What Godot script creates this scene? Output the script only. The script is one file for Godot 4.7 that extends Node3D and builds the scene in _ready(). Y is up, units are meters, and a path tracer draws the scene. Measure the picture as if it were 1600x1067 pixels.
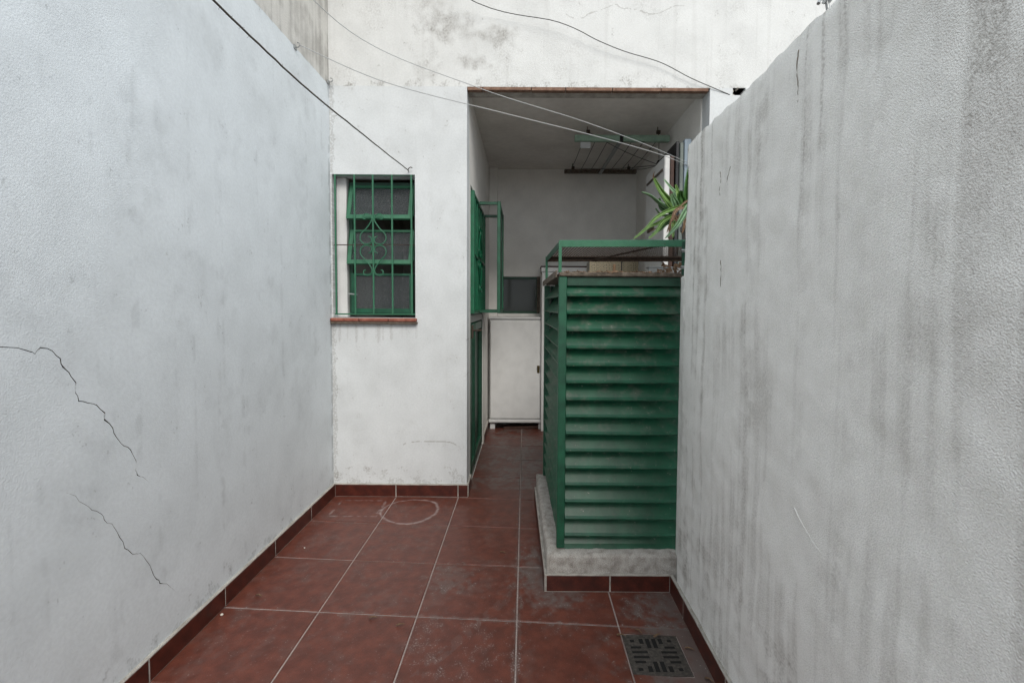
extends Node3D
# A narrow patio: a tall cracked wall, a white house with a roofed laundry recess, a louvred green cabinet and a lower grey wall.

var M := {}
var U2 := {}          # how UV2 is laid: {axis, o0, s0, o1, s1}
var rng := RandomNumberGenerator.new()
const ZF := -3.07      # front of the house wall
const XL := -1.258     # face of the tall wall
const XR := 0.66       # face of the lower wall


func _ready() -> void:
	rng.seed = 7
	_camera_and_light()
	_materials()
	_floor()
	_tall_wall()
	_house()
	_low_wall()
	_window()
	_door()
	_louvred_cabinet()
	_mesh_shelf()
	_aloe()
	_laundry()
	_drying_rack()
	_lines()
	_drain()
	_litter()


func _camera_and_light() -> void:
	var cam := Camera3D.new()
	cam.name = "camera"
	cam.projection = Camera3D.PROJECTION_FRUSTUM
	cam.near = 0.1
	cam.far = 200.0
	cam.size = 0.1 * 1067.0 / 737.0
	cam.frustum_offset = Vector2(-20.0, -23.5) / 737.0 * 0.1
	add_child(cam)
	cam.position = Vector3(0, 1.262, 0)
	cam.basis = Basis(Vector3.RIGHT, deg_to_rad(-2.5)) * Basis(Vector3.BACK, 0.006)
	cam.current = true
	var env := Environment.new()
	env.background_mode = Environment.BG_SKY
	var sm := ProceduralSkyMaterial.new()
	sm.sky_top_color = Color(0.83, 0.86, 0.89)
	sm.sky_horizon_color = Color(0.84, 0.86, 0.88)
	sm.sky_curve = 0.2
	sm.ground_bottom_color = Color(0.30, 0.29, 0.28)
	sm.ground_horizon_color = Color(0.55, 0.56, 0.57)
	sm.sun_angle_max = 1.0
	var sky := Sky.new()
	sky.sky_material = sm
	env.sky = sky
	env.tonemap_mode = Environment.TONE_MAPPER_LINEAR
	env.tonemap_exposure = 2.4
	env.sdfgi_enabled = true
	env.ssao_enabled = true
	env.ssil_enabled = true
	var we := WorldEnvironment.new()
	we.name = "world_environment"
	we.environment = env
	add_child(we)
	var sun := DirectionalLight3D.new()
	sun.name = "sun"
	sun.light_energy = 0.32
	sun.light_angular_distance = 30.0
	sun.light_color = Color(1.0, 0.985, 0.96)
	sun.shadow_enabled = true
	add_child(sun)
	sun.look_at_from_position(Vector3(1.05, 2.7, 3.1), Vector3.ZERO, Vector3.UP)


# ------------------------------------------------------------------ mesh helpers
func ST() -> SurfaceTool:
	var st := SurfaceTool.new()
	st.begin(Mesh.PRIMITIVE_TRIANGLES)
	return st


func put(st: SurfaceTool, p: Vector3, n: Vector3, uv := Vector2.ZERO) -> void:
	st.set_normal(n)
	st.set_uv(uv)
	if U2:
		var a: float = [p.z, p.x, p.x][U2.axis]
		var b: float = [p.y, p.z, p.y][U2.axis]
		st.set_uv(Vector2(a, -b))
		st.set_uv2(Vector2((a - U2.o0) * U2.s0, (b - U2.o1) * U2.s1))
	else:
		st.set_uv2(uv)
	st.add_vertex(p)


func tri(st: SurfaceTool, a: Vector3, b: Vector3, c: Vector3, n: Vector3, ua := Vector2.ZERO, ub := Vector2.ZERO, uc := Vector2.ZERO) -> void:
	if (b - a).cross(c - a).dot(n) > 0.0:
		put(st, a, n, ua); put(st, c, n, uc); put(st, b, n, ub)
	else:
		put(st, a, n, ua); put(st, b, n, ub); put(st, c, n, uc)


func quad(st: SurfaceTool, a: Vector3, b: Vector3, c: Vector3, d: Vector3, n: Vector3) -> void:
	tri(st, a, b, c, n, Vector2(0, 0), Vector2(1, 0), Vector2(1, 1))
	tri(st, a, c, d, n, Vector2(0, 0), Vector2(1, 1), Vector2(0, 1))


# a box with chamfered edges, turned by b
func cbox(st: SurfaceTool, c: Vector3, s: Vector3, ch := 0.002, b := Basis.IDENTITY) -> void:
	var h := s * 0.5
	ch = minf(ch, minf(h.x, minf(h.y, h.z)) * 0.9)
	var P := func(v: Vector3) -> Vector3: return c + b * v
	for ax in 3:
		for sg in [-1.0, 1.0]:
			var n := Vector3.ZERO
			n[ax] = sg
			var u := (ax + 1) % 3
			var v := (ax + 2) % 3
			var f: Array[Vector3] = []
			for k in [[-1, -1], [1, -1], [1, 1], [-1, 1]]:
				var p := Vector3.ZERO
				p[ax] = sg * h[ax]
				p[u] = k[0] * (h[u] - ch)
				p[v] = k[1] * (h[v] - ch)
				f.append(P.call(p))
			quad(st, f[0], f[1], f[2], f[3], b * n)
	if ch <= 0.0:
		return
	for ax in 3:
		var u := (ax + 1) % 3
		var v := (ax + 2) % 3
		for su in [-1.0, 1.0]:
			for sv in [-1.0, 1.0]:
				var n := Vector3.ZERO
				n[u] = su
				n[v] = sv
				var f: Array[Vector3] = []
				for k in [[-1, 0], [1, 0], [1, 1], [-1, 1]]:
					var p := Vector3.ZERO
					p[ax] = k[0] * (h[ax] - ch)
					p[u] = su * (h[u] - (ch if k[1] else 0.0))
					p[v] = sv * (h[v] - (0.0 if k[1] else ch))
					f.append(P.call(p))
				quad(st, f[0], f[1], f[2], f[3], (b * n).normalized())
	for sx in [-1.0, 1.0]:
		for sy in [-1.0, 1.0]:
			for sz in [-1.0, 1.0]:
				var n := Vector3(sx, sy, sz)
				tri(st, P.call(n * Vector3(h.x, h.y - ch, h.z - ch)), P.call(n * Vector3(h.x - ch, h.y, h.z - ch)), P.call(n * Vector3(h.x - ch, h.y - ch, h.z)), (b * n).normalized())


func mm(st: SurfaceTool, lo: Vector3, hi: Vector3, ch := 0.002) -> void:
	cbox(st, (lo + hi) * 0.5, hi - lo, ch)


# a flat bar from a to b, w across (along side), t thick
func bar(st: SurfaceTool, a: Vector3, b: Vector3, w: float, t: float, side := Vector3.RIGHT, ch := 0.0008) -> void:
	var d := (b - a).normalized()
	var n := d.cross(side).normalized()
	var s := n.cross(d).normalized()
	cbox(st, (a + b) * 0.5, Vector3(w, a.distance_to(b), t), ch, Basis(s, d, s.cross(d)))


func tube(st: SurfaceTool, pts: Array, r0: float, r1 := -1.0, sides := 6, flat := 1.0) -> void:
	if r1 < 0.0:
		r1 = r0
	var n := pts.size()
	var up := Vector3.UP
	var rings := []
	for i in n:
		var d: Vector3 = (pts[mini(i + 1, n - 1)] - pts[maxi(i - 1, 0)]).normalized()
		if absf(d.dot(up)) > 0.95:
			up = Vector3.RIGHT
		var s := d.cross(up).normalized()
		var u := s.cross(d).normalized()
		up = u
		var r := lerpf(r0, r1, float(i) / maxf(1.0, n - 1))
		var ring := []
		for k in sides:
			var a := TAU * k / sides
			var o := s * cos(a) + u * sin(a) * flat
			ring.append([pts[i] + o * r, o.normalized()])
		rings.append(ring)
	for i in n - 1:
		for k in sides:
			var a = rings[i][k]
			var b = rings[i][(k + 1) % sides]
			var c = rings[i + 1][(k + 1) % sides]
			var d = rings[i + 1][k]
			for t in [[a, b, c], [a, c, d]]:
				var fn: Vector3 = t[0][1] + t[1][1] + t[2][1]
				if (t[1][0] - t[0][0]).cross(t[2][0] - t[0][0]).dot(fn) > 0.0:
					t = [t[0], t[2], t[1]]
				for v in t:
					put(st, v[0], v[1])
	for e in [0, n - 1]:
		var cn: Vector3 = (pts[0] - pts[1]).normalized() if e == 0 else (pts[n - 1] - pts[n - 2]).normalized()
		for k in sides:
			tri(st, pts[e], rings[e][k][0], rings[e][(k + 1) % sides][0], cn)


func spline(ctrl: Array, per := 6) -> Array:
	var out := []
	for i in ctrl.size() - 1:
		var p0: Vector3 = ctrl[maxi(i - 1, 0)]
		var p3: Vector3 = ctrl[mini(i + 2, ctrl.size() - 1)]
		for k in per:
			out.append((ctrl[i] as Vector3).cubic_interpolate(ctrl[i + 1], p0, p3, float(k) / per))
	out.append(ctrl[-1])
	return out


func jagged(pts: Array, amp: float) -> Array:
	var out := []
	for i in pts.size():
		var e := 0.0 if i == 0 or i == pts.size() - 1 else amp
		out.append(pts[i] + Vector3(rng.randf_range(-e, e), rng.randf_range(-e, e), rng.randf_range(-e, e)))
	return out


# a slab between w0 (front) and w1 with rectangular holes; axis 0: u=z v=y w=x, 1: u=x v=z w=y, 2: u=x v=y w=z
func slab(st: SurfaceTool, axis: int, u0: float, u1: float, v0: float, v1: float, w0: float, w1: float, holes := [], shear := 0.0, joint := []) -> void:
	var us := [u0, u1]
	var vs := [v0, v1]
	for h in holes:
		us.append_array([h[0], h[1]])
		vs.append_array([h[2], h[3]])
	us.sort()
	vs.sort()
	var P := func(u: float, v: float, w: float) -> Vector3:
		match axis:
			0: return Vector3(w, v, u)
			1: return Vector3(u, w, v + shear * u)
			_: return Vector3(u, v, w)
	var fn := Vector3.ZERO
	fn[[0, 1, 2][axis]] = signf(w0 - w1)
	var un := Vector3(0, 0, 1) if axis == 0 else Vector3(1, 0, 0)
	var vn := Vector3(0, 0, 1) if axis == 1 else Vector3(0, 1, 0)
	for i in us.size() - 1:
		for j in vs.size() - 1:
			var a: float = us[i]
			var b: float = us[i + 1]
			var c: float = vs[j]
			var d: float = vs[j + 1]
			if b - a < 1e-5 or d - c < 1e-5:
				continue
			var inside := false
			for h in holes:
				if (a + b) * 0.5 > h[0] and (a + b) * 0.5 < h[1] and (c + d) * 0.5 > h[2] and (c + d) * 0.5 < h[3]:
					inside = true
			if inside:
				continue
			quad(st, P.call(a, c, w0), P.call(b, c, w0), P.call(b, d, w0), P.call(a, d, w0), fn)
			quad(st, P.call(a, c, w1), P.call(b, c, w1), P.call(b, d, w1), P.call(a, d, w1), -fn)
	var rims := [[u0, u1, v0, v1, 1.0]]
	for h in holes:
		rims.append([h[0], h[1], h[2], h[3], -1.0])
	for r in rims:
		var s: float = r[4]
		quad(st, P.call(r[0], r[2], w0), P.call(r[0], r[3], w0), P.call(r[0], r[3], w1), P.call(r[0], r[2], w1), -un * s)
		quad(st, P.call(r[1], r[2], w0), P.call(r[1], r[3], w0), P.call(r[1], r[3], w1), P.call(r[1], r[2], w1), un * s)
		quad(st, P.call(r[0], r[2], w0), P.call(r[1], r[2], w0), P.call(r[1], r[2], w1), P.call(r[0], r[2], w1), -vn * s)
		quad(st, P.call(r[0], r[3], w0), P.call(r[1], r[3], w0), P.call(r[1], r[3], w1), P.call(r[0], r[3], w1), vn * s)


func obj(called: String, st: SurfaceTool, m: Material, parent: Node = self) -> MeshInstance3D:
	var o := MeshInstance3D.new()
	o.mesh = st.commit()
	o.mesh.surface_set_material(0, m)
	o.name = called
	parent.add_child(o, true)
	return o


func inst(called: String, mesh: Mesh, parent: Node, xf: Transform3D) -> MeshInstance3D:
	var o := MeshInstance3D.new()
	o.mesh = mesh
	o.name = called
	parent.add_child(o, true)
	o.transform = xf
	return o


func thing(called: String, label: String, category: String, at := Vector3.ZERO, group := "") -> Node3D:
	var o := Node3D.new()
	o.name = called
	add_child(o, true)
	o.position = at
	tag(o, label, category, group)
	return o


func tag(o: Node, label: String, category: String, group := "") -> void:
	o.set_meta("label", label)
	o.set_meta("category", category)
	if group:
		o.set_meta("group", group)


# ------------------------------------------------------------------ textures
func nz(w: int, h: int, freq: float, sd: int, oct := 4, sx := 1, sy := 1) -> PackedByteArray:
	var f := FastNoiseLite.new()
	f.noise_type = FastNoiseLite.TYPE_SIMPLEX_SMOOTH
	f.frequency = freq
	f.seed = sd
	f.fractal_octaves = oct
	var im := f.get_image(w / sx, h / sy)
	if sx > 1 or sy > 1:
		im.resize(w, h, Image.INTERPOLATE_CUBIC)
	return im.get_data()


func seamless(w: int, freq: float, sd: int, oct := 4, kind := FastNoiseLite.TYPE_SIMPLEX_SMOOTH) -> PackedByteArray:
	var f := FastNoiseLite.new()
	f.noise_type = kind
	f.frequency = freq
	f.seed = sd
	f.fractal_octaves = oct
	return f.get_seamless_image(w, w, false, false, 0.15).get_data()


func tex(w: int, h: int, b: PackedByteArray, fmt := Image.FORMAT_RGBA8) -> ImageTexture:
	var im := Image.create_from_data(w, h, false, fmt, b)
	return ImageTexture.create_from_image(im)


# three-colour mottling from two noises, seamless
func mottled(w: int, a: Color, b: Color, c: Color, f1: float, f2: float, sd: int, fine := 0.3) -> ImageTexture:
	var n1 := seamless(w, f1, sd, 5)
	var n2 := seamless(w, f2, sd + 1, 3)
	var out := PackedByteArray()
	out.resize(w * w * 3)
	for i in w * w:
		var t := n1[i] / 255.0
		var s := (n2[i] / 255.0 - 0.5) * fine
		var col := a.lerp(b, t * 2.0) if t < 0.5 else b.lerp(c, t * 2.0 - 1.0)
		out[i * 3] = clampi(int(col.r8 * (1.0 + s)), 0, 255)
		out[i * 3 + 1] = clampi(int(col.g8 * (1.0 + s)), 0, 255)
		out[i * 3 + 2] = clampi(int(col.b8 * (1.0 + s)), 0, 255)
	return tex(w, w, out, Image.FORMAT_RGB8)


func sstep(a: float, b: float, x: float) -> float:
	var t := clampf((x - a) / (b - a), 0.0, 1.0)
	return t * t * (3.0 - 2.0 * t)


func mat(called: String, col: Color, rough := 0.8, metal := 0.0) -> StandardMaterial3D:
	var m := StandardMaterial3D.new()
	m.resource_name = called
	m.albedo_color = col
	m.roughness = rough
	m.metallic = metal
	M[called] = m
	return m


func tri_mat(called: String, albedo: Texture2D, scale: float, rough := 0.85, bump: Texture2D = null, depth := 0.1, col := Color.WHITE) -> StandardMaterial3D:
	var m := mat(called, col, rough)
	m.albedo_texture = albedo
	m.uv1_triplanar = true
	m.uv1_world_triplanar = true
	m.uv1_scale = Vector3.ONE * scale
	for flat in ["tall_wall", "low_wall", "house_", "recess", "ceiling", "floor_tile"]:
		if called.begins_with(flat):
			m.uv1_triplanar = false
			m.uv1_world_triplanar = false
			m.uv1_scale = Vector3(scale, scale, 1)
	if bump:
		m.heightmap_enabled = true
		m.heightmap_texture = bump
		m.heightmap_scale = depth
	return m


func detail(m: StandardMaterial3D, t: Texture2D) -> void:
	m.detail_enabled = true
	m.detail_albedo = t
	m.detail_blend_mode = BaseMaterial3D.BLEND_MODE_MIX
	m.detail_uv_layer = BaseMaterial3D.DETAIL_UV_2


# streaks and stains of the lower wall: u runs from z=+0.6 to z=-1.98, v from y=1.94 down to 0
func low_wall_stains() -> ImageTexture:
	var w := 1024
	var h := 768
	var streak := nz(w, h, 0.05, 3, 5, 1, 40)
	var streak2 := nz(w, h, 0.012, 4, 3, 1, 24)
	var patch := nz(w, h, 0.006, 5, 5)
	var grit := nz(w, h, 0.25, 6, 3)
	var mid := nz(w, h, 0.03, 8, 5)
	var out := PackedByteArray()
	out.resize(w * h * 4)
	for y in h:
		var v := float(y) / h
		for x in w:
			var i := y * w + x
			var u := float(x) / w
			var s := streak[i] / 255.0
			var s2 := streak2[i] / 255.0
			var p := patch[i] / 255.0
			var g := grit[i] / 255.0
			var m := mid[i] / 255.0
			var a := 0.30 * sstep(0.45, 0.72, s * 0.6 + p * 0.4) * (0.15 + 1.2 * g)
			a += 0.18 * sstep(0.50, 0.80, p * 0.5 + m * 0.25 + s * 0.25) * (0.4 + 0.8 * g)
			a += 0.16 * sstep(0.62, 0.85, s2) * sstep(0.4, 0.55, m) * (0.3 + g)
			# broken dark runs hanging from the crumbling top
			if s > 0.70 and v < 0.10 + 0.35 * (s2 - 0.2) + 0.15 * (m - 0.5):
				a += 0.28 * sstep(0.70, 0.85, s) * sstep(0.25, 0.6, g)
			# damp mottling along the foot and the far end of the wall
			if v > 0.80 and p + m > 0.95:
				a += 0.22 * sstep(0.95, 1.25, p + m) * g * 1.4
			if u > 0.90 and m + s > 0.9:
				a += 0.25 * sstep(0.9, 1.4, m + s)
			var col := Color(0.60, 0.575, 0.545).lerp(Color(0.47, 0.445, 0.415), g)
			# repaired plaster disc and the newer smooth patch: clean paint
			var du := (u - 0.682) / 0.05
			var dv := (v - 0.63) / 0.075
			if du * du + dv * dv < 0.75 + 0.5 * m:
				a *= 0.25
			a = clampf(a * 0.8, 0.0, 0.8)
			out[i * 4] = col.r8
			out[i * 4 + 1] = col.g8
			out[i * 4 + 2] = col.b8
			out[i * 4 + 3] = int(a * 255.0)
	return tex(w, h, out)


# the house front: u from x=-1.3 to 2.1, v from y=3.9 down to 0
func house_stains() -> ImageTexture:
	var w := 1024
	var h := 1024
	var patch := nz(w, h, 0.008, 21, 5)
	var grit := nz(w, h, 0.22, 22, 3)
	var mid := nz(w, h, 0.035, 23, 5)
	var runs := nz(w, h, 0.05, 24, 3, 1, 32)
	var blots := [[-0.50, 3.03, 0.20, 0.10, 0.75], [-0.17, 2.98, 0.14, 0.07, 0.85], [-0.33, 2.81, 0.12, 0.05, 0.8], [-0.63, 2.76, 0.10, 0.07, 0.4], [-0.62, 3.25, 0.18, 0.16, 0.5], [1.34, 2.64, 0.07, 0.05, 0.8]]
	var out := PackedByteArray()
	out.resize(w * h * 4)
	for y in h:
		var wy := 3.9 - 3.9 * y / h
		for x in w:
			var i := y * w + x
			var wx := -1.3 + 3.4 * x / w
			var p := patch[i] / 255.0
			var g := grit[i] / 255.0
			var m := mid[i] / 255.0
			var r := runs[i] / 255.0
			var a := 0.0
			if wy > 2.655:
				a = 0.22 * sstep(0.5, 0.8, p * 0.6 + m * 0.4) * sstep(0.3, 0.7, g) + 0.10 * sstep(0.6, 0.9, r)
				for b in blots:
					var dx: float = (wx - b[0]) / b[2]
					var dy: float = (wy - b[1]) / b[3]
					var q := dx * dx + dy * dy
					if q < 2.6:
						a += b[4] * 0.75 * sstep(0.45, 1.15, (1.35 - q * 0.5) * (0.35 + 0.75 * m)) * (0.45 + 0.7 * g)
				if wy < 2.74:
					a += 0.5 * sstep(0.48, 0.75, m * 0.7 + g * 0.35 - (wy - 2.655) * 3.0)
				if m > 0.80 and g > 0.62:
					a += 0.3
			else:
				a = 0.12 * sstep(0.55, 0.85, p * 0.5 + m * 0.5) * g * 1.6 + 0.10 * sstep(0.62, 0.9, r) * m
				if wx < -0.378:
					if m > 0.77 and g > 0.70:
						a += 0.4
					if wy < 0.20 and m + g * 0.4 - (wy - 0.08) * 2.0 > 0.72:
						a += 0.45 * g
					if wx < -1.235 + 0.03 * (m - 0.4) and g > 0.4:
						a += 0.35
					if wx > -1.26 and wx < -0.70 and wy < 1.14 and wy > 0.98 + 0.18 * (1.0 - r):
						a += 0.35 * sstep(0.5, 0.8, r) * g * 1.4
			if wx > -0.80 and wx < -0.45 and wy < 0.40:
				var hy := 0.366 - 0.022 * pow(absf(wx + 0.625) / 0.175, 6.0) + 0.004 * (p - 0.5)
				if absf(wy - hy) < 0.0035 and m > 0.30:
					a += 0.55
			if wy > 2.66 and wx > 0.25 and wx < 1.0 and absf(wy - 3.13 - 0.10 * (p - 0.5) - 0.03 * sin(wx * 14.0)) < 0.003 and m > 0.38:
				a += 0.4
			var col := Color(0.58, 0.565, 0.54).lerp(Color(0.46, 0.445, 0.425), g)
			a = clampf(a, 0.0, 0.75)
			out[i * 4] = col.r8
			out[i * 4 + 1] = col.g8
			out[i * 4 + 2] = col.b8
			out[i * 4 + 3] = int(a * 255.0)
	return tex(w, h, out)


# the tall wall: u from z=0 to -3.1, v from y=3.9 down to 0
func tall_wall_stains() -> ImageTexture:
	var w := 1024
	var h := 1024
	var patch := nz(w, h, 0.007, 31, 5)
	var grit := nz(w, h, 0.22, 32, 3)
	var mid := nz(w, h, 0.03, 33, 5)
	var runs := nz(w, h, 0.04, 34, 3, 1, 32)
	var out := PackedByteArray()
	out.resize(w * h * 4)
	for y in h:
		var wy := 3.9 - 3.9 * y / h
		for x in w:
			var i := y * w + x
			var wz := -3.1 * x / w
			var p := patch[i] / 255.0
			var g := grit[i] / 255.0
			var m := mid[i] / 255.0
			var r := runs[i] / 255.0
			var a := 0.0
			var col := Color(0.50, 0.52, 0.53).lerp(Color(0.42, 0.42, 0.41), g)
			if wy > 2.657:
				a = 0.45 * sstep(0.4, 0.75, p * 0.4 + m * 0.3 + r * 0.4) + 0.25 * sstep(0.55, 0.9, r) * g
				col = Color(0.50, 0.48, 0.455).lerp(Color(0.36, 0.34, 0.32), g)
			else:
				a = 0.13 * sstep(0.5, 0.85, p * 0.55 + m * 0.45) + 0.12 * sstep(0.6, 0.9, r) * sstep(0.45, 0.65, m)
				if m > 0.79 and g > 0.72:
					a += 0.35
				if wy < 0.17 and m + g * 0.4 - (wy - 0.08) * 3.0 > 0.78:
					a += 0.35 * g
				if wz < -3.04 and m > 0.42:
					a += 0.3
			a = clampf(a, 0.0, 0.7)
			out[i * 4] = col.r8
			out[i * 4 + 1] = col.g8
			out[i * 4 + 2] = col.b8
			out[i * 4 + 3] = int(a * 255.0)
	return tex(w, h, out)


# dust, lime marks and dried pot rings on the floor: u from x=-1.3 to 1.2, v from z=-5.1 to 0.4
func floor_dust() -> ImageTexture:
	var w := 1024
	var h := 2048
	var patch := nz(w, h, 0.012, 41, 5)
	var grit := nz(w, h, 0.30, 42, 2)
	var mid := nz(w, h, 0.05, 43, 5)
	var out := PackedByteArray()
	out.resize(w * h * 4)
	var lime := Color(0.66, 0.61, 0.60)
	var dust := Color(0.40, 0.365, 0.35)
	for y in h:
		var z := -5.1 + 5.5 * y / h
		for x in w:
			var i := y * w + x
			var wx := -1.3 + 2.5 * x / w
			var p := patch[i] / 255.0
			var g := grit[i] / 255.0
			var m := mid[i] / 255.0
			var a := 0.27 * sstep(0.45, 0.8, p * 0.6 + m * 0.4) * (0.4 + 0.9 * g)
			var c := dust
			if g > 0.80 and m > 0.60:
				a += 0.30
				c = lime
			# the wet pot's ring
			var dx := wx + 0.70
			var dz := z + 2.845
			var r := sqrt(dx * dx + dz * dz)
			if r > 0.140 and r < 0.205:
				var e := absf(r - 0.172 - 0.008 * (p - 0.5) * 4.0)
				var k := sstep(0.012, 0.002, e) * sstep(0.15, 0.6, m * 0.7 + g * 0.4)
				if k > 0.03:
					a += k * 0.45
					c = lime
			# squarish lime mark beside the ring
			var qx := absf(wx + 1.03)
			var qz := absf(z + 2.88)
			if qx < 0.15 and qz < 0.12 and (qx > 0.135 or qz > 0.108):
				a += 0.25 * sstep(0.35, 0.7, m)
				c = lime
			# blotch and long scuff where things were dragged
			var bx := (wx + 0.34) / 0.10
			var bz := (z + 2.13) / 0.10
			if bx * bx + bz * bz < 2.4:
				a += 0.42 * sstep(0.22, 0.5, m * 1.0 + g * 0.2 - (bx * bx + bz * bz) * 0.24) * (0.4 + 0.6 * g)
			var along := (wx + 0.03) * -0.55 + (z + 2.05) * 0.83
			var across := absf((wx + 0.03) * 0.83 + (z + 2.05) * 0.55)
			if along > 0.0 and along < 0.8 and across < 0.022 and m > 0.42:
				a += 0.18 * (0.5 + g)
			# lime freckles on the middle tiles
			if wx > -0.45 and wx < 0.0 and z > -1.85 and p * 0.5 + m * 0.5 > 0.56 and g > 0.70:
				a += 0.22
				c = lime
			# grey dirt lying beside the plinth, round the drain and in the recess
			var d1 := (wx - 0.12) / 0.17
			var d2 := (z + 2.15) / 0.28
			var q := d1 * d1 + d2 * d2
			if q < 1.8:
				a += 0.62 * sstep(0.36, 0.74, m * 0.5 + p * 0.2 + g * 0.12 + 0.33 - q * 0.30)
			if wx > 0.30 and z > -2.1 and z < -1.2:
				var k := m * 0.4 + p * 0.3 + g * 0.1 + (wx - 0.30) * 1.5
				if z < -1.80:
					k -= 0.16
				a += 0.88 * sstep(0.40, 0.80, k) * (0.70 + 0.35 * g)
			if z < -3.2 and wx > -0.4:
				a += 0.50 * sstep(0.42, 0.62, p * 0.5 + m * 0.35 + g * 0.15)
			# cement film along the joints
			var fx := absf(wx + 0.025)
			if fx < 0.014 + 0.03 * (m - 0.5) or absf(z - 0.064 * (wx + 0.43) + 1.862) < 0.010 + 0.03 * (m - 0.55):
				a += 0.25 * (0.4 + g)
			a = clampf(a, 0.0, 0.9)
			out[i * 4] = c.r8
			out[i * 4 + 1] = c.g8
			out[i * 4 + 2] = c.b8
			out[i * 4 + 3] = int(a * 255.0)
	return tex(w, h, out)


# dust lying in patches on the blades
func blade_dust(sd: int, much: float) -> ImageTexture:
	var w := 512
	var h := 512
	var patch := nz(w, h, 0.010, sd, 4)
	var mid := nz(w, h, 0.03, sd + 1, 5)
	var grit := nz(w, h, 0.28, sd + 2, 2)
	var out := PackedByteArray()
	out.resize(w * h * 4)
	for i in w * h:
		var p := patch[i] / 255.0
		var m := mid[i] / 255.0
		var g := grit[i] / 255.0
		var a := much * sstep(0.42, 0.75, p * 0.62 + m * 0.38) * (0.65 + 0.45 * g)
		var col := Color(0.27, 0.31, 0.27).lerp(Color(0.38, 0.39, 0.35), m)
		if m > 0.86 and g > 0.6:
			a = 0.7
			col = Color(0.60, 0.60, 0.55)
		out[i * 4] = col.r8
		out[i * 4 + 1] = col.g8
		out[i * 4 + 2] = col.b8
		out[i * 4 + 3] = int(clampf(a, 0.0, 0.9) * 255.0)
	return tex(w, h, out)


func flower_tile() -> ImageTexture:
	var w := 128
	var out := PackedByteArray()
	out.resize(w * w * 3)
	var n := nz(w, w, 0.09, 77, 3)
	for y in w:
		for x in w:
			var i := y * w + x
			var a := absf(x - 64.0) / 64.0
			var b := absf(y - 64.0) / 64.0
			var k := 0.5 + 0.5 * sin((a * a + b * b) * 14.0) * cos((a - b) * 9.0) + (n[i] / 255.0 - 0.5) * 0.9
			var c := Color(0.62, 0.57, 0.47).lerp(Color(0.36, 0.35, 0.27), sstep(0.62, 0.85, k) * (0.2 if maxf(a, b) > 0.86 else 0.9))
			out[i * 3] = c.r8
			out[i * 3 + 1] = c.g8
			out[i * 3 + 2] = c.b8
	return tex(w, w, out, Image.FORMAT_RGB8)


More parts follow.
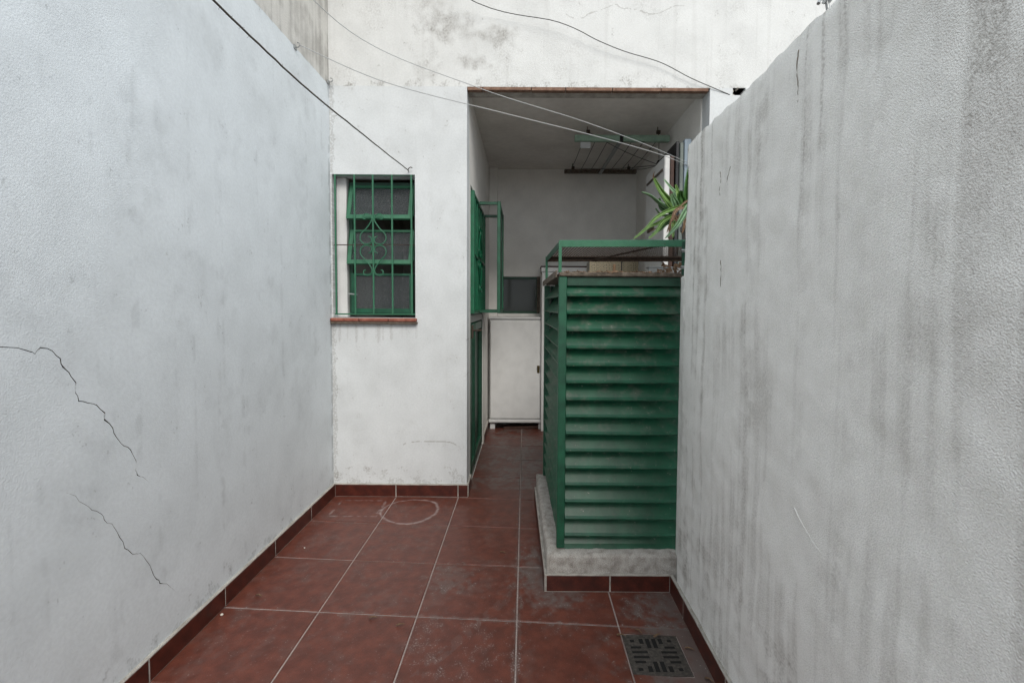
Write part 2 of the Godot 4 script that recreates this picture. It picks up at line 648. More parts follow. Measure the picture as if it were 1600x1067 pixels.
func _materials() -> void:
	# stucco relief: grains on slow trowel waves
	var gw := 1024
	var g1 := seamless(gw, 0.20, 1, 4)
	var g2 := seamless(gw, 0.012, 2, 3)
	var gb := PackedByteArray()
	gb.resize(gw * gw)
	for i in gw * gw:
		gb[i] = clampi(int(g1[i] * 0.75 + g2[i] * 0.25), 0, 255)
	var stucco := tex(gw, gw, gb, Image.FORMAT_L8)
	var fineb := tex(512, 512, seamless(512, 0.08, 9, 4), Image.FORMAT_L8)
	var white := mottled(512, Color(0.90, 0.90, 0.895), Color(0.93, 0.93, 0.925), Color(0.955, 0.955, 0.95), 0.010, 0.15, 51, 0.05)
	var m := tri_mat("tall_wall_paint", white, 0.75, 0.75, stucco, 0.10, Color(0.882, 0.904, 0.920))
	detail(m, tall_wall_stains())
	m = tri_mat("tall_wall_old", white, 0.75, 0.9, stucco, 0.3, Color(0.84, 0.83, 0.81))
	m.detail_enabled = true
	m.detail_albedo = M.tall_wall_paint.detail_albedo
	m.detail_blend_mode = BaseMaterial3D.BLEND_MODE_MIX
	m.detail_uv_layer = BaseMaterial3D.DETAIL_UV_2
	m = tri_mat("low_wall_paint", mottled(512, Color(0.93, 0.93, 0.92), Color(0.95, 0.95, 0.945), Color(0.97, 0.97, 0.965), 0.02, 0.25, 53, 0.12), 1.3, 0.85, stucco, 0.30, Color(0.975, 0.975, 0.965))
	detail(m, low_wall_stains())
	m = tri_mat("house_paint", white, 0.8, 0.8, stucco, 0.10, Color(0.855, 0.868, 0.878))
	detail(m, house_stains())
	m = tri_mat("house_old", white, 0.8, 0.9, stucco, 0.26, Color(0.88, 0.885, 0.885))
	detail(m, M.house_paint.detail_albedo)
	tri_mat("recess_paint", white, 0.8, 0.85, stucco, 0.06, Color(0.96, 0.95, 0.935))
	tri_mat("ceiling_paint", mottled(512, Color(0.84, 0.83, 0.82), Color(0.90, 0.895, 0.885), Color(0.93, 0.925, 0.92), 0.006, 0.05, 57, 0.05), 0.5, 0.9, stucco, 0.08, Color(0.97, 0.96, 0.945))
	mat("crack_plaster", Color(0.47, 0.43, 0.385), 0.95)
	mat("room_wall", Color(0.62, 0.61, 0.58), 0.9)
	# red floor tiles
	var clay := mottled(1024, Color(0.315, 0.168, 0.130), Color(0.370, 0.196, 0.152), Color(0.425, 0.232, 0.178), 0.011, 0.22, 61, 0.32)
	m = tri_mat("floor_tile", clay, 1.1, 0.42, fineb, 0.04)
	detail(m, floor_dust())
	m = tri_mat("skirting_tile", mottled(256, Color(0.20, 0.09, 0.07), Color(0.27, 0.115, 0.085), Color(0.34, 0.155, 0.115), 0.03, 0.2, 63, 0.3), 2.0, 0.35)
	tri_mat("grout", mottled(256, Color(0.52, 0.46, 0.44), Color(0.60, 0.55, 0.53), Color(0.66, 0.61, 0.59), 0.02, 0.3, 65, 0.3), 1.5, 0.95)
	tri_mat("mortar", mottled(256, Color(0.58, 0.56, 0.53), Color(0.68, 0.66, 0.63), Color(0.76, 0.75, 0.72), 0.02, 0.3, 66, 0.3), 2.5, 0.95, stucco, 0.3)
	tri_mat("cement", mottled(512, Color(0.52, 0.495, 0.465), Color(0.67, 0.65, 0.625), Color(0.75, 0.74, 0.72), 0.026, 0.30, 67, 0.6), 1.3, 0.95, stucco, 0.6)
	tri_mat("ground_soil", mottled(256, Color(0.36, 0.34, 0.31), Color(0.44, 0.42, 0.39), Color(0.5, 0.48, 0.45), 0.02, 0.3, 69, 0.3), 0.5, 0.95)
	tri_mat("terracotta", mottled(256, Color(0.42, 0.24, 0.19), Color(0.55, 0.32, 0.26), Color(0.62, 0.42, 0.36), 0.025, 0.2, 71, 0.3), 2.5, 0.85, fineb, 0.1)
	tri_mat("lintel_brick", mottled(256, Color(0.40, 0.30, 0.25), Color(0.47, 0.36, 0.30), Color(0.55, 0.45, 0.38), 0.03, 0.2, 72, 0.3), 2.5, 0.9, fineb, 0.1)
	tri_mat("brick_red", mottled(256, Color(0.40, 0.20, 0.14), Color(0.58, 0.31, 0.21), Color(0.66, 0.40, 0.30), 0.03, 0.2, 73, 0.3), 5.0, 0.95, fineb, 0.2)
	# green paint
	var green := mottled(512, Color(0.065, 0.25, 0.18), Color(0.085, 0.31, 0.22), Color(0.11, 0.36, 0.26), 0.012, 0.2, 81, 0.2)
	tri_mat("green_paint", green, 1.6, 0.42, fineb, 0.03)
	tri_mat("green_faded", mottled(512, Color(0.21, 0.38, 0.30), Color(0.165, 0.40, 0.29), Color(0.13, 0.36, 0.26), 0.02, 0.2, 82, 0.35), 2.0, 0.55, fineb, 0.05)
	tri_mat("green_bright", mottled(256, Color(0.06, 0.30, 0.20), Color(0.07, 0.35, 0.24), Color(0.09, 0.39, 0.27), 0.02, 0.2, 83, 0.2), 2.0, 0.35)
	tri_mat("green_dark", mottled(256, Color(0.07, 0.21, 0.16), Color(0.09, 0.26, 0.19), Color(0.12, 0.30, 0.23), 0.02, 0.2, 84, 0.3), 2.0, 0.5)
	for k in 4:
		m = tri_mat("blade_%d" % k, green, 1.6, 0.38, fineb, 0.02)
		detail(m, blade_dust(90 + 7 * k, [0.60, 0.50, 0.30, 0.15][k]))
	tri_mat("door_steel", mottled(256, Color(0.36, 0.40, 0.38), Color(0.42, 0.46, 0.44), Color(0.48, 0.51, 0.49), 0.02, 0.2, 95, 0.2), 2.0, 0.35)
	tri_mat("rusty_iron", mottled(256, Color(0.16, 0.125, 0.10), Color(0.24, 0.19, 0.155), Color(0.33, 0.27, 0.225), 0.05, 0.25, 97, 0.5), 4.0, 0.85)
	tri_mat("cast_iron", mottled(256, Color(0.17, 0.155, 0.14), Color(0.25, 0.23, 0.21), Color(0.36, 0.33, 0.305), 0.04, 0.25, 99, 0.4), 6.0, 0.7, fineb, 0.1)
	mat("drain_dark", Color(0.06, 0.055, 0.05), 0.95)
	mat("galvanised", Color(0.60, 0.61, 0.61), 0.4, 0.7)
	mat("line_plastic", Color(0.66, 0.67, 0.67), 0.5)
	mat("line_grey", Color(0.42, 0.42, 0.42), 0.6)
	mat("line_black", Color(0.19, 0.185, 0.18), 0.6)
	tri_mat("rope_brown", mottled(256, Color(0.17, 0.15, 0.13), Color(0.27, 0.245, 0.22), Color(0.36, 0.33, 0.30), 0.08, 0.3, 101, 0.5), 12.0, 0.95)
	# rippled obscure glass
	var gl := mat("rippled_glass", Color(0.33, 0.35, 0.37, 0.42), 0.05)
	gl.transparency = BaseMaterial3D.TRANSPARENCY_ALPHA
	var nim := Image.create_from_data(256, 256, false, Image.FORMAT_L8, seamless(256, 0.055, 111, 2))
	nim.convert(Image.FORMAT_RGBA8)
	nim.bump_map_to_normal_map(16.0)
	gl.normal_enabled = true
	gl.normal_texture = ImageTexture.create_from_image(nim)
	gl.normal_scale = 1.0
	gl.metallic_specular = 0.75
	gl.clearcoat_enabled = true
	gl.clearcoat = 1.0
	gl.clearcoat_roughness = 0.03
	gl.uv1_scale = Vector3(1.5, 0.9, 1)
	var dg := mat("dark_glass", Color(0.55, 0.58, 0.58, 0.22), 0.06)
	dg.transparency = BaseMaterial3D.TRANSPARENCY_ALPHA
	dg.metallic_specular = 0.25
	tri_mat("cabinet_paint", mottled(512, Color(0.79, 0.79, 0.785), Color(0.82, 0.82, 0.815), Color(0.84, 0.84, 0.835), 0.012, 0.15, 113, 0.05), 1.1, 0.5)
	tri_mat("brown_wood", mottled(256, Color(0.17, 0.10, 0.07), Color(0.25, 0.15, 0.11), Color(0.31, 0.20, 0.15), 0.03, 0.2, 115, 0.3), 3.0, 0.6)
	tri_mat("grey_wood", mottled(256, Color(0.24, 0.21, 0.18), Color(0.36, 0.32, 0.28), Color(0.47, 0.43, 0.385), 0.04, 0.25, 117, 0.4), 3.0, 0.9, fineb, 0.2)
	mat("brass", Color(0.36, 0.31, 0.20), 0.4, 0.8)
	mat("blue_panel", Color(0.62, 0.68, 0.73), 0.5)
	mat("black_panel", Color(0.10, 0.11, 0.13), 0.25)
	tri_mat("mint_enamel", mottled(256, Color(0.44, 0.53, 0.47), Color(0.52, 0.62, 0.55), Color(0.56, 0.66, 0.59), 0.02, 0.2, 119, 0.15), 2.5, 0.45)
	var ft := mat("printed_tile", Color.WHITE, 0.5)
	ft.albedo_texture = flower_tile()
	# aloe
	tri_mat("aloe_leaf", mottled(256, Color(0.31, 0.44, 0.20), Color(0.41, 0.54, 0.27), Color(0.50, 0.62, 0.34), 0.02, 0.25, 121, 0.2), 6.0, 0.42)
	tri_mat("aloe_grey", mottled(256, Color(0.33, 0.46, 0.32), Color(0.41, 0.54, 0.39), Color(0.49, 0.61, 0.46), 0.02, 0.25, 123, 0.2), 6.0, 0.45)
	tri_mat("aloe_dark", mottled(256, Color(0.17, 0.31, 0.13), Color(0.23, 0.38, 0.17), Color(0.29, 0.44, 0.21), 0.02, 0.25, 125, 0.2), 6.0, 0.42)
	tri_mat("dead_leaf", mottled(256, Color(0.30, 0.22, 0.16), Color(0.46, 0.36, 0.27), Color(0.60, 0.50, 0.40), 0.05, 0.25, 127, 0.4), 8.0, 0.9)
	tri_mat("pot_clay", mottled(256, Color(0.34, 0.33, 0.32), Color(0.44, 0.43, 0.42), Color(0.52, 0.51, 0.5), 0.05, 0.25, 129, 0.2), 5.0, 0.9)
	mat("pebble_white", Color(0.78, 0.76, 0.72), 0.9)


# ------------------------------------------------------------------ floor
func row_z(k: float, x: float) -> float:
	return -1.862 + 0.064 * (x + 0.43) - 0.395 * k


func _floor() -> void:
	var st := ST()
	quad(st, Vector3(-60, -0.06, -60), Vector3(60, -0.06, -60), Vector3(60, -0.06, 60), Vector3(-60, -0.06, 60), Vector3.UP)
	var g := obj("ground", st, M.ground_soil)
	g.set_meta("kind", "structure")
	var f := Node3D.new()
	f.name = "floor"
	f.set_meta("kind", "structure")
	f.set_meta("label", "red clay tile patio floor with pale joints")
	add_child(f)
	st = ST()
	mm(st, Vector3(-1.262, -0.05, -5.05), Vector3(1.2, -0.0035, 1.6), 0.0)
	obj("grout_bed", st, M.grout, f)
	var cols := [-1.25, -0.842, -0.432, -0.025, 0.378, 0.785, 1.19]
	U2 = {"axis": 1, "o0": -1.3, "s0": 1.0 / 2.5, "o1": -5.1, "s1": 1.0 / 5.5}
	for k in range(-8, 9):
		for c in 6:
			var x0: float = cols[c] + 0.003
			var x1: float = cols[c + 1] - 0.003
			if c == 4 and k < 1:
				x1 = XR + 0.002      # cut at the lower wall
			if c == 5 and k < 1:
				continue
			if k >= 4 and c < 2:
				continue
			if k >= 3 and c == 2:
				if k >= 4:
					x0 = -0.378
			var zc := row_z(k + 0.5, (x0 + x1) * 0.5)
			if zc < -5.02 or zc > 1.5 or (x0 > 0.3 and zc < -2.2 and zc > -2.95):
				continue
			st = ST()
			if c == 4 and k == -1:
				# the tile cut round the drain
				var sh := 0.064
				var v0 := -1.862 + 0.064 * 0.43 - 0.395 * (k + 1) + 0.003
				var v1 := v0 + 0.389
				slab(st, 1, x0, x1, v0, v1, 0.0, -0.012, [[0.380, 0.590, -1.795, -1.590]], sh)
			else:
				_tile(st, x0, x1, k)
			obj("tile", st, M.floor_tile, f)
	U2 = {}


func _tile(st: SurfaceTool, x0: float, x1: float, k: int) -> void:
	var e := 0.0025
	var lift := rng.randf_range(-0.0006, 0.0006)
	var top: Array[Vector3] = []
	var rim: Array[Vector3] = []
	var foot: Array[Vector3] = []
	for q in [[0, 0], [1, 0], [1, 1], [0, 1]]:
		var x: float = x0 if q[0] == 0 else x1
		var z := row_z(k + 1 if q[1] == 0 else k, x) + (0.003 if q[1] == 0 else -0.003)
		var ix := e if q[0] == 0 else -e
		var iz := e if q[1] == 0 else -e
		top.append(Vector3(x + ix, lift + 0.0003 * rng.randf_range(-1, 1), z + iz))
		rim.append(Vector3(x, lift - 0.0015, z))
		foot.append(Vector3(x, -0.012, z))
	tri(st, top[0], top[1], top[2], Vector3.UP)
	tri(st, top[0], top[2], top[3], Vector3.UP)
	for i in 4:
		var j := (i + 1) % 4
		var out := ((rim[i] + rim[j]) * 0.5 - (rim[0] + rim[2]) * 0.5).normalized()
		quad(st, top[i], top[j], rim[j], rim[i], (out + Vector3.UP).normalized())
		quad(st, rim[i], rim[j], foot[j], foot[i], out)


# a row of skirting tiles from a to b on the floor, n points away from the wall
func skirting(parent: Node, a: Vector3, b: Vector3, n: Vector3, cuts: Array, h := 0.078) -> void:
	var d := (b - a).normalized()
	var L := a.distance_to(b)
	var bs := Basis(d, Vector3.UP, d.cross(Vector3.UP))
	var st := ST()
	cbox(st, (a + b) * 0.5 + n * 0.005 + Vector3.UP * (h * 0.5 + 0.002), Vector3(L, h + 0.008, 0.0144), 0.002, bs)
	obj("mortar_bed", st, M.mortar, parent)
	var all := [0.0]
	all.append_array(cuts)
	all.append(L)
	for i in all.size() - 1:
		var l: float = all[i + 1] - all[i] - 0.005
		if l < 0.01:
			continue
		st = ST()
		var mid: Vector3 = a + d * (all[i] + all[i + 1]) * 0.5
		cbox(st, mid + n * (0.009 + rng.randf_range(-0.0006, 0.0006)) + Vector3.UP * (h * 0.5 + 0.001), Vector3(l, h, 0.008), 0.0015, bs)
		obj("skirting_tile", st, M.skirting_tile, parent)


# ------------------------------------------------------------------ the tall cracked wall
func _tall_wall() -> void:
	var w := thing("tall_wall", "tall bluish white plastered wall with two jagged cracks beside the red floor", "wall")
	U2 = {"axis": 0, "o0": 0.0, "s0": -1.0 / 3.1, "o1": 3.9, "s1": -1.0 / 3.9}
	var st := ST()
	mm(st, Vector3(-1.46, 0.0, -3.20), Vector3(-1.276, 2.66, 2.0), 0.0)
	obj("wall_core", st, M.crack_plaster, w)
	st = ST()
	mm(st, Vector3(-1.46, 2.6605, -3.20), Vector3(XL - 0.004, 4.4, 2.0), 0.004)
	var up := obj("upper_wall", st, M.tall_wall_old, w)
	up.set_meta("label", "grey weathered upper part of the wall above the paint line")
	# the painted plaster coat is split along the two cracks (z, y, half width)
	var c1 := [[2.0, 1.25, 0.0], [-0.60, 1.20, 0.0], [-1.0, 1.17, 0.0008], [-1.127, 1.156, 0.0014], [-1.197, 1.137, 0.0016], [-1.206, 1.130, 0.0012], [-1.220, 1.146, 0.0020], [-1.250, 1.135, 0.0013], [-1.271, 1.112, 0.0020], [-1.277, 1.089, 0.0026], [-1.293, 1.072, 0.0017], [-1.313, 1.039, 0.0020], [-1.311, 1.010, 0.0014], [-1.319, 0.986, 0.0022], [-1.345, 0.976, 0.0014], [-1.374, 0.963, 0.0018], [-1.400, 0.934, 0.0023], [-1.398, 0.914, 0.0032], [-1.425, 0.882, 0.0018], [-1.440, 0.845, 0.0015], [-1.463, 0.815, 0.0013], [-1.487, 0.795, 0.0020], [-1.507, 0.753, 0.0012], [-1.504, 0.722, 0.0010], [-1.510, 0.705, 0.0022], [-1.531, 0.692, 0.0006], [-1.56, 0.66, 0.0], [-3.20, 0.60, 0.0]]
	var c2 := [[2.0, 0.85, 0.0], [-1.27, 0.745, 0.0], [-1.300, 0.722, 0.0005], [-1.325, 0.688, 0.0006], [-1.348, 0.660, 0.0010], [-1.378, 0.635, 0.0009], [-1.386, 0.614, 0.0012], [-1.412, 0.590, 0.0007], [-1.420, 0.573, 0.0010], [-1.437, 0.535, 0.0015], [-1.454, 0.491, 0.0016], [-1.475, 0.467, 0.0017], [-1.499, 0.450, 0.0009], [-1.512, 0.445, 0.0006], [-1.535, 0.408, 0.0011], [-1.561, 0.350, 0.0014], [-1.577, 0.318, 0.0019], [-1.590, 0.296, 0.0024], [-1.621, 0.276, 0.0008], [-1.665, 0.218, 0.0], [-3.20, 0.16, 0.0]]
	var lines := [[], []]
	for s in 2:
		var src: Array = c1 if s == 0 else c2
		for i in src.size():
			var p := Vector2(src[i][0], src[i][1])
			if i > 0 and i < src.size() - 1:
				var q := Vector2(src[i - 1][0], src[i - 1][1])
				if src[i][2] > 0.0 and src[i - 1][2] > 0.0:
					lines[s].append([(p + q) * 0.5 + Vector2(rng.randf_range(-1, 1), rng.randf_range(-1, 1)) * 0.004, minf(src[i][2], src[i - 1][2]) * rng.randf_range(0.6, 1.1)])
			lines[s].append([p, src[i][2]])
	var top := 2.66
	var edges := []      # upper and lower lips of each crack
	for s in 2:
		var up_l: Array[Vector2] = []
		var lo_l: Array[Vector2] = []
		var l: Array = lines[s]
		for i in l.size():
			var d: Vector2 = (l[mini(i + 1, l.size() - 1)][0] - l[maxi(i - 1, 0)][0]).normalized()
			var n := Vector2(d.y, -d.x) # line runs towards -z: this points up
			if n.y < 0.0:
				n = -n
			up_l.append(l[i][0] + n * l[i][1] * 0.75)
			lo_l.append(l[i][0] - n * l[i][1] * 0.75)
		edges.append([up_l, lo_l])
	var polys := []
	var p0 := PackedVector2Array([Vector2(2.0, top)])
	p0.append_array(PackedVector2Array(edges[0][0]))
	p0.append(Vector2(-3.20, top))
	polys.append(p0)
	var p1 := PackedVector2Array(edges[0][1])
	var rev: Array = edges[1][0].duplicate()
	rev.reverse()
	p1.append_array(PackedVector2Array(rev))
	polys.append(p1)
	var p2 := PackedVector2Array(edges[1][1])
	p2.append_array(PackedVector2Array([Vector2(-3.20, 0.0), Vector2(2.0, 0.0)]))
	polys.append(p2)
	st = ST()
	for p in polys:
		var idx := Geometry2D.triangulate_polygon(p)
		for i in range(0, idx.size(), 3):
			var a := Vector3(XL, p[idx[i]].y, p[idx[i]].x)
			var b := Vector3(XL, p[idx[i + 1]].y, p[idx[i + 1]].x)
			var c := Vector3(XL, p[idx[i + 2]].y, p[idx[i + 2]].x)
			tri(st, a, b, c, Vector3.RIGHT)
	# the coat's broken top edge
	quad(st, Vector3(XL, top, 2.0), Vector3(XL, top, -3.2), Vector3(-1.276, top, -3.2), Vector3(-1.276, top, 2.0), Vector3.UP)
	obj("plaster_coat", st, M.tall_wall_paint, w)
	U2 = {}
	st = ST()
	for e in edges:
		for side in 2:
			var l: Array = e[side]
			for i in l.size() - 1:
				if (e[0][i] - e[1][i]).length() + (e[0][i + 1] - e[1][i + 1]).length() < 1e-6:
					continue
				var a: Vector2 = l[i]
				var b: Vector2 = l[i + 1]
				var n := Vector3(0, -1 if side == 0 else 1, 0)
				quad(st, Vector3(XL - 0.0003, a.y, a.x), Vector3(XL - 0.0003, b.y, b.x), Vector3(-1.276, b.y, b.x), Vector3(-1.276, a.y, a.x), n)
	obj("crack_side", st, M.crack_plaster, w)
	skirting(w, Vector3(XL, 0, 1.5), Vector3(XL, 0, ZF), Vector3.RIGHT, [0.37, 0.77, 1.17, 1.57, 1.97, 2.37, 2.77, 3.02, 3.42, 3.815, 4.215])
	# wall hooks on the paint line
	for p in [Vector3(XL, 2.655, -2.62), Vector3(XL + 0.004, 2.668, -3.045)]:
		st = ST()
		tube(st, [p + Vector3(-0.01, 0, 0), p + Vector3(0.02, 0, 0), p + Vector3(0.03, 0.010, 0), p + Vector3(0.026, 0.022, 0), p + Vector3(0.014, 0.024, 0)], 0.0028)
		cbox(st, p + Vector3(0.003, 0, 0), Vector3(0.006, 0.022, 0.03), 0.001)
		obj("wall_hook", st, M.galvanised, w)


# ------------------------------------------------------------------ the house
var house: Node3D


func _house() -> void:
	house = thing("house", "white plastered house with a barred green window and a roofed laundry recess", "house")
	var st := ST()
	U2 = {"axis": 2, "o0": -1.3, "s0": 1.0 / 3.4, "o1": 3.9, "s1": -1.0 / 3.9}
	slab(st, 2, XL - 0.05, -0.378, 0.0, 2.657, ZF, ZF - 0.13, [[-1.248, -0.713, 1.178, 2.10]])
	obj("front_wall", st, M.house_paint, house)
	st = ST()
	slab(st, 2, XL - 0.05, 3.2, 2.6575, 4.4, ZF - 0.004, ZF - 0.13)
	obj("upper_wall", st, M.house_old, house)
	st = ST()
	slab(st, 2, 1.174, 3.2, 0.0, 2.657, ZF, ZF - 0.13, [[1.318, 1.40, 2.612, 2.657]])
	obj("front_wall", st, M.house_paint, house)
	U2 = {}
	st = ST()
	mm(st, Vector3(1.320, 2.6135, ZF - 0.11), Vector3(1.398, 2.640, ZF - 0.070), 0.004)
	obj("brick", st, M.brick_red, house)
	for q in [[1.312, 2.640, 0.030, 0.4], [1.402, 2.625, 0.036, 0.9], [1.352, 2.660, 0.020, 0.7], [1.322, 2.610, 0.026, 0.8]]:
		st = ST()
		cbox(st, Vector3(q[0], q[1], ZF - 0.020), Vector3(q[2], q[2] * 0.8, 0.036), 0.006, Basis(Vector3.BACK, q[3]))
		obj("broken_plaster", st, M.mortar, house)
	# lintel edge of thin bricks
	var x := -0.376
	for l in [0.10, 0.31, 0.22, 0.30, 0.31, 0.305]:
		st = ST()
		mm(st, Vector3(x, 2.636 + rng.randf_range(-0.001, 0.001), ZF - 0.040), Vector3(x + l - 0.004, 2.6565, ZF - 0.002), 0.002)
		obj("brick", st, M.lintel_brick, house)
		x += l
	st = ST()
	mm(st, Vector3(-0.3775, 2.644, ZF - 0.130), Vector3(1.1735, 2.6565, ZF - 0.0405), 0.0)
	obj("lintel", st, M.mortar, house)
	# the recess
	U2 = {"axis": 0, "o0": 0.0, "s0": 1.0, "o1": 0.0, "s1": 1.0}
	st = ST()
	slab(st, 0, -5.14, ZF - 0.1305, 0.0, 2.69, -0.378, -0.47, [[-4.24, -3.27, 0.0, 2.09]])
	obj("side_wall", st, M.recess_paint, house)
	U2.axis = 2
	st = ST()
	slab(st, 2, -0.378, 1.165, 0.0, 2.69, -5.0, -5.14, [[-0.35, 0.155, 1.18, 1.57]])
	obj("back_wall", st, M.recess_paint, house)
	U2.axis = 0
	st = ST()
	slab(st, 0, -5.14, ZF - 0.1305, 0.0, 2.69, 1.165, 1.30)
	obj("side_wall", st, M.recess_paint, house)
	U2.axis = 1
	st = ST()
	mm(st, Vector3(-1.46, 2.6905, -5.2), Vector3(3.2, 2.85, ZF - 0.131), 0.0)
	obj("ceiling", st, M.ceiling_paint, house)
	U2.axis = 2
	st = ST()
	mm(st, Vector3(-0.3775, 0.0, -4.999), Vector3(-0.29, 2.69, -4.94), 0.003)
	obj("pilaster", st, M.recess_paint, house)
	U2 = {}
	# the dark room behind the window and the door, and the one behind the back window
	st = ST()
	slab(st, 2, XL - 0.05, -0.4705, 0.0, 2.69, -5.0, -5.1)
	slab(st, 0, -5.0, ZF - 0.131, 0.0, 2.69, -1.29, -1.36)
	mm(st, Vector3(-1.29, -0.04, -5.0), Vector3(-0.471, -0.004, ZF - 0.131), 0.0)
	mm(st, Vector3(-1.5, 0.0, -8.6), Vector3(1.6, 2.7, -8.5), 0.0)
	mm(st, Vector3(-1.5, -0.05, -8.5), Vector3(1.6, -0.01, -5.141), 0.0)
	mm(st, Vector3(-1.5, 2.7, -8.6), Vector3(1.6, 2.8, -5.141), 0.0)
	mm(st, Vector3(-1.6, -0.05, -8.6), Vector3(-1.5, 2.8, -5.101), 0.0)
	mm(st, Vector3(1.6, -0.05, -8.6), Vector3(1.7, 2.8, -5.141), 0.0)
	mm(st, Vector3(1.31, 0.0, -5.2), Vector3(1.6, 2.7, -5.145), 0.0)
	obj("room_lining", st, M.room_wall, house)
	# skirtings
	skirting(house, Vector3(XL + 0.012, 0, ZF), Vector3(-0.368, 0, ZF), Vector3.BACK, [0.402, 0.812])
	skirting(house, Vector3(-0.378, 0, ZF - 0.004), Vector3(-0.378, 0, -3.25), Vector3.RIGHT, [])
	skirting(house, Vector3(-0.378, 0, -4.26), Vector3(-0.378, 0, -4.935), Vector3.RIGHT, [0.3])
	# back window
	st = ST()
	slab(st, 2, -0.35, 0.155, 1.18, 1.57, -5.01, -5.045, [[-0.315, 0.12, 1.205, 1.545]])
	var bw := obj("back_window", st, M.green_dark, house)
	st = ST()
	quad(st, Vector3(-0.315, 1.205, -5.03), Vector3(0.12, 1.205, -5.03), Vector3(0.12, 1.545, -5.03), Vector3(-0.315, 1.545, -5.03), Vector3.BACK)
	obj("pane", st, M.dark_glass, bw)
	st = ST()
	mm(st, Vector3(0.125, 1.19, -5.005), Vector3(0.16, 1.57, -4.985), 0.002)
	obj("trim", st, M.grey_wood, bw)


# ------------------------------------------------------------------ barred window
func _window() -> void:
	var st := ST()
	# reveal lining and steel frame
	var x0 := -1.205
	var x1 := -0.718
	slab(st, 2, -1.180, x1, 1.195, 2.075, -3.178, -3.198, [[-1.157, -0.738, 1.470, 2.052], [-1.157, -0.738, 1.222, 1.452]])
	obj("window_frame", st, M.green_dark, house)
	st = ST()
	mm(st, Vector3(-1.247, 1.18, -3.195), Vector3(-1.182, 2.098, -3.14), 0.003)
	obj("window_jamb", st, M.cabinet_paint, house)
	# two sashes hinged at the top and swung out, one shut
	var specs := [[2.048, 0.242, 19.0], [1.758, 0.242, 18.0], [1.472, 0.262, 0.0]]
	for s in specs:
		var sash := Node3D.new()
		sash.name = "window_sash"
		house.add_child(sash, true)
		sash.position = Vector3(-0.952, s[0], -3.170)
		sash.rotation_degrees.x = -s[2]
		var hw := 0.212
		var h: float = s[1]
		if s[2] == 0.0:
			hw = 0.205
			sash.position.z = -3.16
		st = ST()
		slab(st, 2, -hw, hw, -h, 0.0, 0.010, -0.012, [[-hw + 0.024, hw - 0.024, -h + 0.028, -0.014]])
		obj("frame", st, M.green_paint if s[2] == 0.0 else M.green_faded, sash)
		st = ST()
		quad(st, Vector3(-hw + 0.021, -0.013, 0.0), Vector3(hw - 0.021, -0.013, 0.0), Vector3(hw - 0.021, -h + 0.023, 0.0), Vector3(-hw + 0.021, -h + 0.023, 0.0), Vector3.BACK)
		obj("pane", st, M.rippled_glass, sash)
		if s[2] > 0.0:
			for sx in [-1.0, 1.0]:
				# side stay closing the wedge
				st = ST()
				bar(st, Vector3(sx * (hw + 0.006), -0.02, -0.005), Vector3(sx * (hw + 0.006), -h + 0.03, -0.02), 0.004, 0.03, Vector3.RIGHT)
				obj("stay", st, M.green_paint, sash)
	st = ST()
	bar(st, Vector3(-1.16, 1.335, -3.10), Vector3(-1.105, 1.330, -3.11), 0.008, 0.008, Vector3.UP)
	obj("window_catch", st, M.galvanised, house)
	# grille in the plane of the wall
	var g := Node3D.new()
	g.name = "window_grille"
	house.add_child(g, true)
	var zg := ZF + 0.002
	for x in [-1.226, -1.102, -0.983, -0.860, -0.735]:
		st = ST()
		bar(st, Vector3(x, 1.196, zg), Vector3(x - 0.001, 2.098, zg), 0.0105, 0.006)
		obj("bar", st, M.green_faded, g)
	for y in [[2.096, 0.010, M.green_dark], [1.650, 0.006, M.rusty_iron], [1.202, 0.009, M.green_faded]]:
		st = ST()
		bar(st, Vector3(-1.240, y[0] - 0.001, zg - 0.008), Vector3(-0.716, y[0] + 0.001, zg - 0.008), y[1], 0.007, Vector3.UP)
		obj("rail", st, y[2], g)
	for sy in [1.0, -1.0]:
		for sx in [1.0, -1.0]:
			var pts := []
			for k in [[0.006, 0.145], [0.022, 0.172], [0.045, 0.190], [0.060, 0.182], [0.062, 0.163], [0.048, 0.158]]:
				pts.append(Vector2(k[0], k[1]))
			var body := [[0.048, 0.158], [0.062, 0.163], [0.060, 0.184], [0.036, 0.192], [0.012, 0.175], [0.010, 0.150], [0.040, 0.105], [0.078, 0.065], [0.082, 0.030], [0.058, 0.006], [0.022, 0.008], [0.008, 0.026], [0.016, 0.046], [0.030, 0.052]]
			var c3 := []
			for b in body:
				c3.append(Vector3(-0.983 + sx * b[0], 1.650 + sy * b[1] * 1.03, zg + 0.004))
			st = ST()
			var sp := spline(c3, 4)
			tube(st, sp, 0.0041, 0.0041, 6)
			obj("scroll", st, M.green_faded, g)
	# brick sill
	var sill := Node3D.new()
	sill.name = "window_sill"
	house.add_child(sill, true)
	st = ST()
	mm(st, Vector3(-1.2565, 1.138, -3.10), Vector3(-0.698, 1.154, ZF + 0.030), 0.003)
	obj("mortar_bed", st, M.grey_wood, sill)
	var xs := -1.256
	for l in [0.185, 0.19, 0.182]:
		st = ST()
		mm(st, Vector3(xs, 1.1545, -3.12), Vector3(xs + l - 0.003, 1.177, ZF + 0.034 + rng.randf_range(-0.002, 0.002)), 0.005)
		obj("brick", st, M.terracotta, sill)
		xs += l
	# hook above the grille
	st = ST()
	tube(st, [Vector3(-0.752, 2.120, ZF - 0.01), Vector3(-0.752, 2.122, ZF + 0.02), Vector3(-0.745, 2.132, ZF + 0.03), Vector3(-0.732, 2.140, ZF + 0.028), Vector3(-0.725, 2.135, ZF + 0.02)], 0.003)
	obj("wall_hook", st, M.rusty_iron, house)


